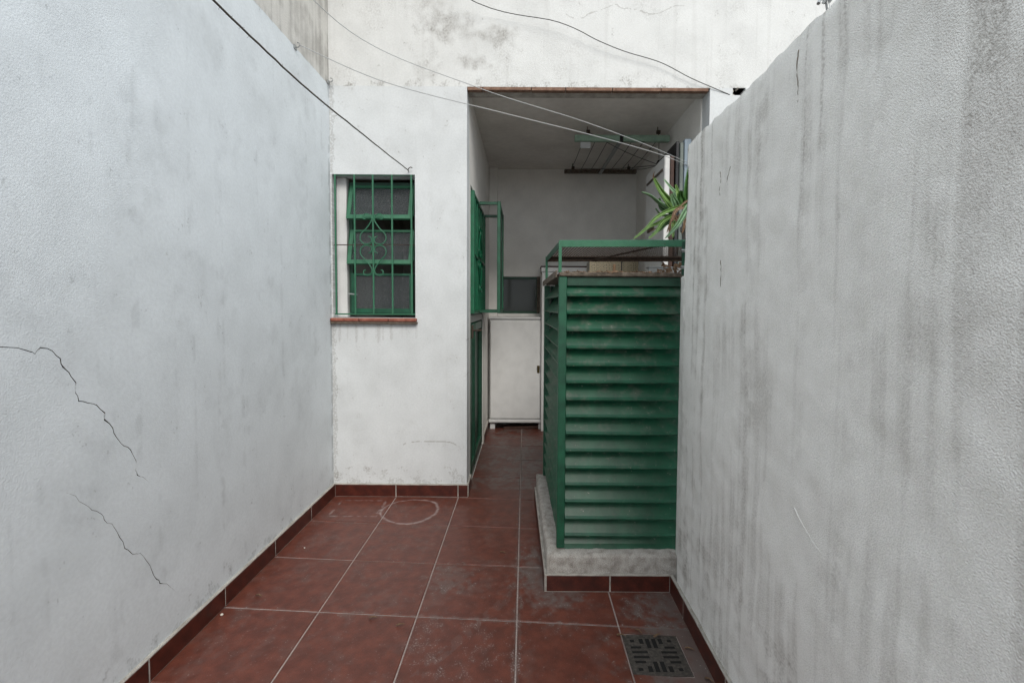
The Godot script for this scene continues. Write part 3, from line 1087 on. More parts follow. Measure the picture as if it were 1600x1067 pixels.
# ------------------------------------------------------------------ the green door in the recess
func _door() -> void:
	var st := ST()
	slab(st, 0, -4.24, -3.27, 0.0, 2.09, -0.384, -0.45, [[-4.20, -3.31, 0.03, 1.14], [-4.20, -3.31, 1.19, 2.05]])
	obj("door_frame", st, M.door_steel, house)
	# lower leaf
	var d := Node3D.new()
	d.name = "door"
	house.add_child(d, true)
	st = ST()
	mm(st, Vector3(-0.425, 0.035, -4.195), Vector3(-0.410, 1.135, -3.315), 0.001)
	obj("panel", st, M.green_dark, d)
	for z in [-4.165, -3.60, -3.345]:
		st = ST()
		mm(st, Vector3(-0.409, 0.04, z - 0.026), Vector3(-0.378, 1.13, z + 0.026), 0.003)
		obj("stile", st, M.green_dark, d)
	for y in [0.08, 1.10]:
		st = ST()
		mm(st, Vector3(-0.4095, y - 0.03, -4.138), Vector3(-0.381, y + 0.03, -3.372), 0.003)
		obj("rail", st, M.green_paint, d)
	st = ST()
	cbox(st, Vector3(-0.372, 1.075, -3.345), Vector3(0.012, 0.09, 0.05), 0.002)
	cbox(st, Vector3(-0.345, 1.085, -3.36), Vector3(0.062, 0.012, 0.012), 0.003)
	cbox(st, Vector3(-0.316, 1.085, -3.40), Vector3(0.012, 0.012, 0.09), 0.003)
	obj("latch", st, M.rusty_iron, d)
	# grille on the upper half
	var g := Node3D.new()
	g.name = "door_grille"
	house.add_child(g, true)
	for z in [-4.19, -3.30]:
		st = ST()
		mm(st, Vector3(-0.382, 1.205, z - 0.02), Vector3(-0.352, 2.055, z + 0.02), 0.002)
		obj("stile", st, M.green_bright, g)
	for y in [1.215, 2.045, 1.62]:
		st = ST()
		mm(st, Vector3(-0.380, y - 0.010, -4.17), Vector3(-0.356, y + 0.010, -3.32), 0.002)
		obj("rail", st, M.green_bright, g)
	for k in 5:
		st = ST()
		var z := -3.44 - 0.155 * k
		mm(st, Vector3(-0.374, 1.2255, z - 0.008), Vector3(-0.358, 2.0345, z + 0.008), 0.002)
		obj("bar", st, M.green_bright, g)
	for sy in [1.0, -1.0]:
		for sz in [1.0, -1.0]:
			var c3 := []
			for b in [[0.05, 0.20], [0.075, 0.21], [0.07, 0.245], [0.02, 0.235], [0.015, 0.19], [0.07, 0.11], [0.10, 0.05], [0.06, 0.012], [0.015, 0.03], [0.03, 0.07]]:
				c3.append(Vector3(-0.350, 1.62 + sy * b[1], -3.70 + sz * b[0] * 1.3))
			st = ST()
			tube(st, spline(c3, 4), 0.005)
			obj("scroll", st, M.green_bright, g)
	# the open casement standing off the wall on its arms
	var c := Node3D.new()
	c.name = "casement"
	house.add_child(c, true)
	for z in [-3.64, -4.16]:
		st = ST()
		mm(st, Vector3(-0.215, 1.205, z - 0.018), Vector3(-0.190, 2.055, z + 0.018), 0.002)
		obj("stile", st, M.green_paint, c)
		for y in [1.218, 2.042]:
			st = ST()
			mm(st, Vector3(-0.352, y - 0.011, z - 0.012), Vector3(-0.2155, y + 0.011, z + 0.012), 0.002)
			obj("arm", st, M.green_paint, c)
	for y in [1.220, 2.040]:
		st = ST()
		mm(st, Vector3(-0.213, y - 0.014, -4.141), Vector3(-0.192, y + 0.014, -3.659), 0.002)
		obj("rail", st, M.green_paint, c)
	st = ST()
	mm(st, Vector3(-0.206, 1.2345, -4.141), Vector3(-0.202, 2.0255, -3.659), 0.0)
	obj("panel", st, M.green_dark, c)


# ------------------------------------------------------------------ the lower wall
func _low_wall() -> void:
	var w := thing("low_wall", "rough grey white boundary wall with rain streaks and a crumbling top edge", "wall")
	var f := FastNoiseLite.new()
	f.seed = 5
	f.frequency = 1.6
	f.fractal_octaves = 4
	var f2 := FastNoiseLite.new()
	f2.seed = 6
	f2.frequency = 9.0
	f2.fractal_octaves = 3
	U2 = {"axis": 0, "o0": 0.6, "s0": -1.0 / 2.58, "o1": 1.94, "s1": -1.0 / 1.94}
	var zs := []
	var z := 1.6
	while z > -1.955:
		zs.append(z)
		z -= 0.018 if z < 0.3 else 0.1
	zs.append(-1.957)
	var ny := 90
	var P := func(i: int, j: int) -> Vector3:
		var y := 1.922 * j / ny
		var zz: float = zs[i]
		var d := f.get_noise_2d(zz, y) * 0.010 + f2.get_noise_2d(zz, y) * 0.0022
		if i == zs.size() - 1:
			zz += 0.012 * f2.get_noise_2d(3.0, y * 0.8) - (0.03 * (1.0 - y / 1.92)) + 0.015
		var yy := y
		if j == ny:
			yy += 0.008 * f2.get_noise_2d(zz * 1.6, 9.0) + 0.006 * f.get_noise_2d(zz, 30.0)
			d += 0.003 + 0.005 * absf(f2.get_noise_2d(zz, 77.0))
		return Vector3(XR + d, yy, zz)
	var st := ST()
	for i in zs.size() - 1:
		for j in ny:
			var a: Vector3 = P.call(i, j)
			var b: Vector3 = P.call(i + 1, j)
			var c: Vector3 = P.call(i + 1, j + 1)
			var d: Vector3 = P.call(i, j + 1)
			for v in [a, b, c, a, c, d]:
				put(st, v, Vector3.LEFT)
	# top and far end
	st.set_smooth_group(1)
	for i in zs.size() - 1:
		var a: Vector3 = P.call(i, ny)
		var b: Vector3 = P.call(i + 1, ny)
		quad(st, a, b, b + Vector3(0.14, -0.004, 0), a + Vector3(0.14, -0.004, 0), Vector3.UP)
	for j in ny:
		var a: Vector3 = P.call(zs.size() - 1, j)
		var b: Vector3 = P.call(zs.size() - 1, j + 1)
		quad(st, a, b, Vector3(XR + 0.14, b.y, b.z), Vector3(XR + 0.14, a.y, a.z), Vector3.FORWARD)
	quad(st, Vector3(XR + 0.14, 0, 1.6), Vector3(XR + 0.14, 0, -1.955), Vector3(XR + 0.14, 1.92, -1.955), Vector3(XR + 0.14, 1.92, 1.6), Vector3.RIGHT)
	quad(st, Vector3(XR, 0, 1.6), Vector3(XR + 0.14, 0, 1.6), Vector3(XR + 0.14, 1.92, 1.6), Vector3(XR, 1.92, 1.6), Vector3.BACK)
	st.index()
	st.generate_normals()
	obj("plaster", st, M.low_wall_paint, w)
	# raised rim of the repaired disc
	st = ST()
	var pts := []
	for k in [[-1.130, 0.775], [-1.105, 0.757], [-1.075, 0.741], [-1.045, 0.727], [-1.020, 0.722], [-1.000, 0.729], [-0.985, 0.742]]:
		var d := f.get_noise_2d(k[0], k[1]) * 0.010
		pts.append(Vector3(XR + d + 0.0012, k[1], k[0]))
	tube(st, spline(pts, 4), 0.0025, 0.0022, 6)
	obj("plaster_ridge", st, M.low_wall_paint, w)
	# short cracks below the top
	for cr in [[[-1.62, 1.72], [-1.615, 1.69], [-1.625, 1.66], [-1.618, 1.64]], [[-1.54, 1.715], [-1.55, 1.70], [-1.565, 1.672]], [[-1.17, 1.885], [-1.172, 1.84], [-1.165, 1.80], [-1.168, 1.76]], [[-1.60, 1.42], [-1.598, 1.38], [-1.602, 1.33]]]:
		st = ST()
		var cp := []
		for k in cr:
			cp.append(Vector3(XR + f.get_noise_2d(k[0], k[1]) * 0.010 + f2.get_noise_2d(k[0], k[1]) * 0.0022 - 0.0002, k[1], k[0]))
		tube(st, jagged(spline(cp, 5), 0.0012), 0.0014, 0.0008, 5)
		obj("crack", st, M.crack_plaster, w)
	# bits of brick showing on top
	for p in [[-1.47, 0.02, 0.022], [-1.70, 0.02, 0.016], [-1.33, 0.015, 0.012], [-1.60, 0.03, 0.014]]:
		st = ST()
		cbox(st, Vector3(XR + 0.03, 1.920, p[0]), Vector3(0.022, p[2], 0.012 + p[1] * 0.5), 0.005, Basis(Vector3(0.3, 1, 0.2).normalized(), 0.6))
		obj("brick", st, M.brick_red, w)
	skirting(w, Vector3(XR, 0, -2.03), Vector3(XR, 0, 1.5), Vector3.LEFT, [0.175, 0.575, 0.975, 1.375, 1.775, 2.175, 2.575, 2.975, 3.375])
	# clothesline insulators on the top edge
	st = ST()
	for k in 3:
		tube(st, [Vector3(XR + 0.01 + 0.012 * k, 1.915, -1.075 + 0.02 * k), Vector3(XR + 0.008 + 0.012 * k, 1.945, -1.08 + 0.02 * k), Vector3(XR - 0.004 + 0.012 * k, 1.952, -1.085 + 0.012 * k), Vector3(XR - 0.010 + 0.01 * k, 1.938, -1.08)], 0.004)
	obj("wall_hook", st, M.galvanised, w)
	# the short pier beside the louvred cabinet
	st = ST()
	mm(st, Vector3(0.682, 0.0, -2.072), Vector3(0.80, 1.395, -1.985), 0.006)
	obj("pier", st, M.low_wall_paint, w)
	U2 = {}


# ------------------------------------------------------------------ louvred cabinet on its plinth
func _louvred_cabinet() -> void:
	var p := thing("concrete_plinth", "chipped concrete plinth with red skirting tiles under the green louvred cabinet", "plinth")
	# the plinth as a rounded block, its long side turned a little
	var st := ST()
	var xf := 0.106
	var xb := 0.081
	var zf := -2.045
	var zb := -3.04
	var prof := [[0.0, 0.0], [0.0, 0.145], [0.006, 0.156], [0.02, 0.161], [0.10, 0.163]]
	var f := FastNoiseLite.new()
	f.seed = 11
	f.frequency = 9.0
	f.fractal_octaves = 4
	var wob := func(v: Vector3) -> Vector3:
		return v + Vector3(f.get_noise_3dv(v), f.get_noise_3dv(v + Vector3(9, 0, 0)) * (1.0 if v.y > 0.1 else 0.0), f.get_noise_3dv(v + Vector3(0, 9, 0))) * 0.005
	for i in prof.size() - 1:
		var a: Array = prof[i]
		var b: Array = prof[i + 1]
		for k in 40:
			var t0 := k / 40.0
			var t1 := (k + 1) / 40.0
			# front
			var q := []
			for c in [[a, t0], [a, t1], [b, t1], [b, t0]]:
				q.append(wob.call(Vector3(lerpf(xf + c[0][0], 0.69, c[1]), c[0][1], zf - c[0][0])))
			for v in [q[0], q[2], q[1], q[0], q[3], q[2]]:
				put(st, v, Vector3.BACK)
			# side
			q = []
			for c in [[a, t0], [a, t1], [b, t1], [b, t0]]:
				q.append(wob.call(Vector3(lerpf(xf, xb, c[1]) + c[0][0], c[0][1], lerpf(zf - c[0][0], zb, c[1]))))
			for v in [q[0], q[1], q[2], q[0], q[2], q[3]]:
				put(st, v, Vector3.LEFT)
	for v in [Vector3(xf + 0.1, 0.163, zf - 0.1), Vector3(xb + 0.1, 0.163, zb), Vector3(1.15, 0.163, zf - 0.1), Vector3(1.15, 0.163, zf - 0.1), Vector3(xb + 0.1, 0.163, zb), Vector3(1.15, 0.163, zb)]:
		put(st, v, Vector3.UP)
	for v in [Vector3(xb, 0.0, zb), Vector3(1.15, 0.0, zb), Vector3(1.15, 0.163, zb), Vector3(xb, 0.0, zb), Vector3(1.15, 0.163, zb), Vector3(xb, 0.163, zb)]:
		put(st, v, Vector3.FORWARD)
	st.index()
	st.generate_normals()
	obj("block", st, M.cement, p)
	skirting(p, Vector3(0.100, 0, zf), Vector3(0.650, 0, zf), Vector3.BACK, [0.284], 0.072)
	skirting(p, Vector3(xf, 0, zf + 0.012), Vector3(xb, 0, zb), Vector3.LEFT, [0.4, 0.8], 0.072)

	var c := thing("louvred_cabinet", "green louvred metal cabinet standing on a concrete plinth against the grey wall", "cabinet")
	var y0 := 0.166
	var y1 := 1.392
	# corner posts
	for q in [[0.168, -2.108, M.green_paint], [0.142, -3.02, M.green_paint]]:
		st = ST()
		mm(st, Vector3(q[0] - 0.018, y0, q[1] - 0.018), Vector3(q[0] + 0.018, y1, q[1] + 0.018), 0.003)
		obj("post", st, q[2], c)
	# front blades
	for k in 16:
		var yb := 1.310 - 0.0773 * k
		st = ST()
		_blade(st, Vector3(0.187, yb, -2.098), Vector3(0.702, yb, -2.098), Vector3.BACK, k, 0.052 if k == 15 else 0.092)
		obj("blade", st, M["blade_%d" % clampi(int(k * 0.28 + (k % 2) * 0.6), 0, 3)], c)
	# side blades
	for k in 16:
		var yb := 1.310 - 0.0773 * k
		st = ST()
		_blade(st, Vector3(0.1425, yb, -3.001), Vector3(0.1655, yb, -2.128), Vector3.LEFT, k + 5, 0.052 if k == 15 else 0.086)
		obj("blade", st, M["blade_%d" % (k % 2)], c)
	st = ST()
	mm(st, Vector3(0.1865, 1.352, -2.115), Vector3(0.69, y1, -2.100), 0.002)
	obj("rail", st, M.green_dark, c)
	# closed back and inner lining
	st = ST()
	mm(st, Vector3(0.162, y0, -3.036), Vector3(1.15, y1, -3.022), 0.0)
	obj("back_panel", st, M.green_dark, c)
	st = ST()
	mm(st, Vector3(0.23, y0, -2.32), Vector3(0.69, y1 - 0.01, -2.30), 0.0)
	mm(st, Vector3(0.23, y0, -3.02), Vector3(0.25, y1 - 0.01, -2.3205), 0.0)
	obj("lining", st, M.green_paint, c)
	# top of old boards
	var zz := -2.085
	for k in 5:
		st = ST()
		var l := 0.186
		mm(st, Vector3(0.150 + rng.randf_range(-0.006, 0.006) - 0.006 * k, y1 + 0.001, zz - l + 0.004), Vector3(1.14, y1 + 0.019 + rng.randf_range(-0.002, 0.002), zz), 0.004)
		obj("plank", st, M.grey_wood, c)
		zz -= l
	# green angle along the side top
	st = ST()
	bar(st, Vector3(0.138, y1 + 0.012, -2.085), Vector3(0.116, y1 + 0.012, -3.03), 0.030, 0.006, Vector3.UP)
	obj("angle_strip", st, M.grey_wood, c)


# one louvre blade: its foot from a to b, leaning in towards the top, with a folded lip
func _blade(st: SurfaceTool, a: Vector3, b: Vector3, n: Vector3, k: int, h: float) -> void:
	var d := (b - a).normalized()
	n = Vector3(n - d * n.dot(d)).normalized()
	var back := h * 0.60
	var prof := [Vector2(-0.006, -0.003), Vector2(0.012, -0.005), Vector2(0.014, 0.001), Vector2(0.004, 0.009), Vector2(-back * 0.45, h * 0.5), Vector2(-back, h)]
	var bend := rng.randf_range(-0.0015, 0.0015)
	var o2 := Vector2(rng.randf(), rng.randf())
	var seg := 8
	for i in prof.size() - 1:
		var p: Vector2 = prof[i]
		var q: Vector2 = prof[i + 1]
		var e := q - p
		var nn := (n * e.y - Vector3.UP * e.x).normalized()
		if nn.dot(n) < -0.01:
			nn = -nn
		if i == 0:
			nn = Vector3.DOWN
		for s in seg:
			var v := []
			for c in [[p, s], [p, s + 1], [q, s + 1], [q, s]]:
				var t := float(c[1]) / seg
				v.append([a.lerp(b, t) + n * (c[0].x + bend * sin(t * PI)) + Vector3.UP * (c[0].y + 0.4 * bend * sin(t * 5.0 + k)), o2 + Vector2(t * 0.9, -c[0].y * 2.2)])
			for t in [[0, 1, 2], [0, 2, 3]]:
				var w := [v[t[0]], v[t[1]], v[t[2]]]
				if (w[1][0] - w[0][0]).cross(w[2][0] - w[0][0]).dot(nn) > 0.0:
					w = [w[0], w[2], w[1]]
				for x in w:
					put(st, x[0], nn, x[1])


# ------------------------------------------------------------------ mesh shelf above the cabinet
func _mesh_shelf() -> void:
	var s := thing("mesh_shelf", "green iron shelf frame with rusty wire mesh above the louvred cabinet", "shelf")
	var a := Vector3(0.156, 1.540, -2.115)
	var b := Vector3(1.10, 1.545, -2.095)
	var c := Vector3(1.08, 1.545, -2.80)
	var d := Vector3(0.128, 1.540, -2.815)
	var st := ST()
	for e in [[a, b, M.green_faded], [b, c, M.green_dark], [c, d, M.rusty_iron], [d, a, M.green_dark]]:
		st = ST()
		bar(st, e[0], e[1], 0.031, 0.004, Vector3.UP)
		obj("frame_bar", st, e[2], s)
		var inw: Vector3 = ((a + c) * 0.5 - (e[0] + e[1]) * 0.5).normalized()
		st = ST()
		bar(st, e[0] + Vector3(0, 0.013, 0) + inw * 0.014, e[1] + Vector3(0, 0.013, 0) + inw * 0.014, 0.026, 0.003, inw)
		obj("frame_flange", st, e[2], s)
	st = ST()
	bar(st, a.lerp(b, 0.50) + Vector3(0, -0.004, 0), d.lerp(c, 0.30) + Vector3(0, -0.004, 0), 0.022, 0.004, Vector3.RIGHT)
	obj("cross_strap", st, M.rusty_iron, s)
	for q in [[a, 0.0], [d, 0.0], [c, 0.0], [b, 0.0], [a.lerp(b, 0.60) + Vector3(0, 0, -0.1), 1.0]]:
		if q[1] > 0.5:
			continue
		st = ST()
		var t: Vector3 = q[0]
		bar(st, Vector3(t.x, 1.412, t.z), Vector3(t.x, t.y + 0.014, t.z), 0.014, 0.006)
		obj("leg", st, M.green_faded, s)
	# expanded mesh
	st = ST()
	var w := 0.93
	var h := 0.70
	var pitch := 0.030
	var n := int((w + h) / pitch)
	for dirn in 2:
		for i in n:
			var u0 := i * pitch
			var p0 := Vector2(u0, 0.0)
			var p1 := Vector2(u0 - h * 1.0, h)
			if p1.x < 0.0:
				p1 = Vector2(0.0, u0)
			if p0.x > w:
				p0 = Vector2(w, u0 - w)
			if p1.distance_to(p0) < 0.01:
				continue
			if dirn == 1:
				p0.x = w - p0.x
				p1.x = w - p1.x
			var A := Vector3(0.160 + p0.x - p0.y * 0.03, 1.549 + 0.001 * dirn, -2.112 - p0.y)
			var B := Vector3(0.160 + p1.x - p1.y * 0.03, 1.549 + 0.001 * dirn, -2.112 - p1.y)
			bar(st, A, B, 0.0013, 0.0022, Vector3.UP, 0.0)
	obj("wire_mesh", st, M.rusty_iron, s)
	# bolts by the wall
	for y in [1.50, 1.43]:
		st = ST()
		tube(st, [Vector3(0.705, y, -2.02), Vector3(0.665, y, -2.02)], 0.007, 0.007, 8)
		obj("bolt", st, M.galvanised, s)
	st = ST()
	bar(st, Vector3(0.690, 1.40, -2.06), Vector3(0.690, 1.545, -2.06), 0.016, 0.010)
	obj("bracket", st, M.green_dark, s)


# ------------------------------------------------------------------ aloe
# a fleshy leaf along ctrl, wide at the foot, edged with teeth
func _leaf(ctrl: Array, width: float, thick: float, face: Vector3, teeth := true) -> SurfaceTool:
	var st := ST()
	var pts := spline(ctrl, 6)
	var n := pts.size()
	var rings := []
	for i in n:
		var t := float(i) / (n - 1)
		var d: Vector3 = (pts[mini(i + 1, n - 1)] - pts[maxi(i - 1, 0)]).normalized()
		var s := d.cross(face).normalized()
		var u := s.cross(d).normalized()
		var w := width * 0.5 * (0.85 + 0.25 * sin(minf(t * 3.0, 1.0) * PI * 0.5)) * pow(1.0 - t, 0.75) + 0.0008
		var k := thick * pow(1.0 - t, 0.6) + 0.0006
		# section: hollow above, rounded below
		var ring := [pts[i] - s * w + u * k * 0.35, pts[i] - s * w * 0.5 - u * k * 0.05, pts[i] - u * k * 0.12, pts[i] + s * w * 0.5 - u * k * 0.05, pts[i] + s * w + u * k * 0.35, pts[i] + s * w * 0.55 - u * k * 0.6, pts[i] - u * k, pts[i] - s * w * 0.55 - u * k * 0.6]
		rings.append([ring, pts[i] - u * k * 0.3, s, d, w])
	for i in n - 1:
		for k in 8:
			var a: Vector3 = rings[i][0][k]
			var b: Vector3 = rings[i][0][(k + 1) % 8]
			var c: Vector3 = rings[i + 1][0][(k + 1) % 8]
			var d: Vector3 = rings[i + 1][0][k]
			var nn: Vector3 = (b - a).cross(d - a)
			if nn.dot((a + b) * 0.5 - rings[i][1]) < 0.0:
				nn = -nn
			nn = nn.normalized()
			tri(st, a, b, c, nn)
			tri(st, a, c, d, nn)
	if teeth:
		for i in range(1, n - 2):
			for sg in [0, 4]:
				for sub in 2:
					var t := sub * 0.5
					var a: Vector3 = (rings[i][0][sg] as Vector3).lerp(rings[i + 1][0][sg], t)
					var s: Vector3 = rings[i][2] * (-1.0 if sg == 0 else 1.0)
					var d: Vector3 = rings[i][3]
					var l := 0.0035 + width * 0.03
					tri(st, a - d * 0.003, a + d * 0.004, a + s * l + d * 0.004, face)
	st.generate_normals()
	return st


func _aloe() -> void:
	var p := thing("aloe_plant", "potted aloe with toothed green leaves and withered brown ones on the mesh shelf", "plant")
	var st := ST()
	# pot
	var base := Vector3(0.90, 1.562, -2.46)
	var prof := [[0.070, 0.0], [0.088, 0.090], [0.094, 0.092], [0.096, 0.112], [0.084, 0.112], [0.082, 0.095]]
	for i in prof.size() - 1:
		for k in 20:
			var a0 := TAU * k / 20
			var a1 := TAU * (k + 1) / 20
			var q := []
			for c in [[i, a0], [i, a1], [i + 1, a1], [i + 1, a0]]:
				q.append(base + Vector3(cos(c[1]) * prof[c[0]][0], prof[c[0]][1], sin(c[1]) * prof[c[0]][0]))
			var nn := Vector3(cos(a0 + 0.15), 0.2, sin(a0 + 0.15)).normalized()
			quad(st, q[0], q[1], q[2], q[3], nn if i < 3 else Vector3.UP)
	obj("pot", st, M.pot_clay, p)
	st = ST()
	tube(st, [base + Vector3(0, 0.085, 0), base + Vector3(0, 0.098, 0)], 0.083, 0.083, 16)
	obj("soil", st, M.rusty_iron, p)
	st = ST()
	tube(st, spline([base + Vector3(0, 0.09, 0), base + Vector3(-0.02, 0.15, 0.01), base + Vector3(-0.04, 0.20, 0.02)], 4), 0.022, 0.016, 8)
	obj("stem", st, M.dead_leaf, p)
	# leaves: control points, width, thickness, facing, material
	var L := [
		[[Vector3(0.764, 1.747, -2.420), Vector3(0.702, 1.799, -2.380), Vector3(0.655, 1.839, -2.340), Vector3(0.615, 1.884, -2.300)], 0.06, 0.022, Vector3(-0.3, 0.5, 0.8), M.aloe_leaf],
		[[Vector3(0.748, 1.743, -2.400), Vector3(0.665, 1.773, -2.350), Vector3(0.604, 1.798, -2.300), Vector3(0.548, 1.804, -2.260)], 0.04, 0.014, Vector3(-0.1, 0.7, 0.7), M.aloe_grey],
		[[Vector3(0.835, 1.779, -2.420), Vector3(0.729, 1.744, -2.360), Vector3(0.626, 1.686, -2.270), Vector3(0.552, 1.615, -2.190), Vector3(0.478, 1.560, -2.110)], 0.024, 0.011, Vector3(0.2, 0.6, 0.8), M.aloe_leaf],
		[[Vector3(0.739, 1.717, -2.380), Vector3(0.659, 1.667, -2.280), Vector3(0.602, 1.604, -2.190), Vector3(0.549, 1.564, -2.120)], 0.022, 0.01, Vector3(0.2, 0.6, 0.8), M.aloe_leaf],
		[[Vector3(0.744, 1.728, -2.440), Vector3(0.676, 1.684, -2.380), Vector3(0.591, 1.642, -2.300), Vector3(0.522, 1.593, -2.200)], 0.02, 0.01, Vector3(0.2, 0.6, 0.8), M.aloe_leaf],
		[[Vector3(0.839, 1.792, -2.360), Vector3(0.775, 1.725, -2.280), Vector3(0.701, 1.634, -2.190), Vector3(0.620, 1.563, -2.110)], 0.044, 0.014, Vector3(-0.4, 0.5, 0.8), M.aloe_grey],
		[[Vector3(0.845, 1.781, -2.460), Vector3(0.844, 1.853, -2.460), Vector3(0.842, 1.918, -2.460), Vector3(0.841, 1.987, -2.450)], 0.07, 0.022, Vector3(-0.4, 0.1, 0.9), M.aloe_dark],
		[[Vector3(0.786, 1.792, -2.450), Vector3(0.775, 1.843, -2.460), Vector3(0.751, 1.878, -2.470), Vector3(0.716, 1.926, -2.480)], 0.026, 0.01, Vector3(0.2, 0.3, 0.9), M.aloe_grey],
		[[Vector3(0.789, 1.790, -2.440), Vector3(0.782, 1.832, -2.440), Vector3(0.775, 1.861, -2.440), Vector3(0.764, 1.884, -2.430)], 0.024, 0.01, Vector3(0.1, 0.2, 0.9), M.aloe_leaf],
		[[Vector3(0.796, 1.766, -2.420), Vector3(0.786, 1.796, -2.410), Vector3(0.779, 1.819, -2.400), Vector3(0.775, 1.843, -2.380)], 0.062, 0.018, Vector3(-0.1, 0.1, 1), M.aloe_dark],
		[[Vector3(0.767, 1.758, -2.410), Vector3(0.747, 1.780, -2.380), Vector3(0.734, 1.800, -2.370), Vector3(0.724, 1.822, -2.360)], 0.042, 0.013, Vector3(-0.2, 0.2, 0.9), M.aloe_grey],
		[[Vector3(0.754, 1.742, -2.430), Vector3(0.705, 1.750, -2.420), Vector3(0.679, 1.770, -2.410), Vector3(0.679, 1.812, -2.410)], 0.03, 0.012, Vector3(0.1, 0.6, 0.7), M.aloe_dark],
		[[Vector3(0.757, 1.731, -2.440), Vector3(0.709, 1.726, -2.430), Vector3(0.680, 1.737, -2.420), Vector3(0.660, 1.762, -2.420)], 0.02, 0.008, Vector3(0.1, 0.7, 0.6), M.aloe_dark],
		[[Vector3(0.745, 1.704, -2.400), Vector3(0.690, 1.668, -2.340), Vector3(0.642, 1.627, -2.280), Vector3(0.589, 1.599, -2.220)], 0.026, 0.01, Vector3(0.2, 0.7, 0.6), M.aloe_dark],
		[[Vector3(0.758, 1.710, -2.360), Vector3(0.721, 1.677, -2.300), Vector3(0.703, 1.639, -2.260), Vector3(0.691, 1.582, -2.220)], 0.022, 0.009, Vector3(-0.2, 0.5, 0.8), M.aloe_leaf],
		[[Vector3(0.823, 1.728, -2.420), Vector3(0.866, 1.782, -2.400), Vector3(0.922, 1.803, -2.380), Vector3(0.963, 1.780, -2.360)], 0.05, 0.016, Vector3(0, 0.8, 0.5), M.aloe_leaf],
		[[Vector3(0.843, 1.772, -2.480), Vector3(0.892, 1.851, -2.520), Vector3(0.949, 1.912, -2.560), Vector3(0.984, 1.984, -2.600)], 0.05, 0.016, Vector3(0, 0.6, 0.7), M.aloe_grey],
	]
	for l in L:
		obj("leaf", _leaf(l[0], l[1] * 0.85, l[2], (l[3] as Vector3).normalized()), l[4], p)
	var D := [
		[[Vector3(0.807, 1.747, -2.340), Vector3(0.722, 1.724, -2.260), Vector3(0.684, 1.668, -2.220), Vector3(0.655, 1.603, -2.200)], 0.022],
		[[Vector3(0.771, 1.719, -2.360), Vector3(0.733, 1.677, -2.300), Vector3(0.694, 1.636, -2.260), Vector3(0.673, 1.582, -2.240)], 0.018],
		[[Vector3(0.802, 1.719, -2.360), Vector3(0.780, 1.675, -2.320), Vector3(0.768, 1.643, -2.300), Vector3(0.756, 1.614, -2.290)], 0.022],
		[[Vector3(0.746, 1.695, -2.400), Vector3(0.696, 1.665, -2.360), Vector3(0.643, 1.644, -2.330), Vector3(0.598, 1.624, -2.300)], 0.008],
		[[Vector3(0.821, 1.797, -2.400), Vector3(0.788, 1.776, -2.360), Vector3(0.760, 1.754, -2.330), Vector3(0.723, 1.729, -2.300)], 0.012],
		[[Vector3(0.745, 1.692, -2.300), Vector3(0.727, 1.679, -2.280), Vector3(0.714, 1.693, -2.270), Vector3(0.702, 1.667, -2.260)], 0.028],
		[[Vector3(0.615, 1.878, -2.300), Vector3(0.615, 1.890, -2.300), Vector3(0.616, 1.901, -2.295), Vector3(0.621, 1.908, -2.290)], 0.005],
	]
	for l in D:
		var o := obj("withered_leaf", _leaf(l[0], l[1], 0.004, Vector3(-0.2, 0.4, 0.9).normalized(), false), M.dead_leaf, p)
		o.set_meta("label", "withered brown leaf hanging limp")


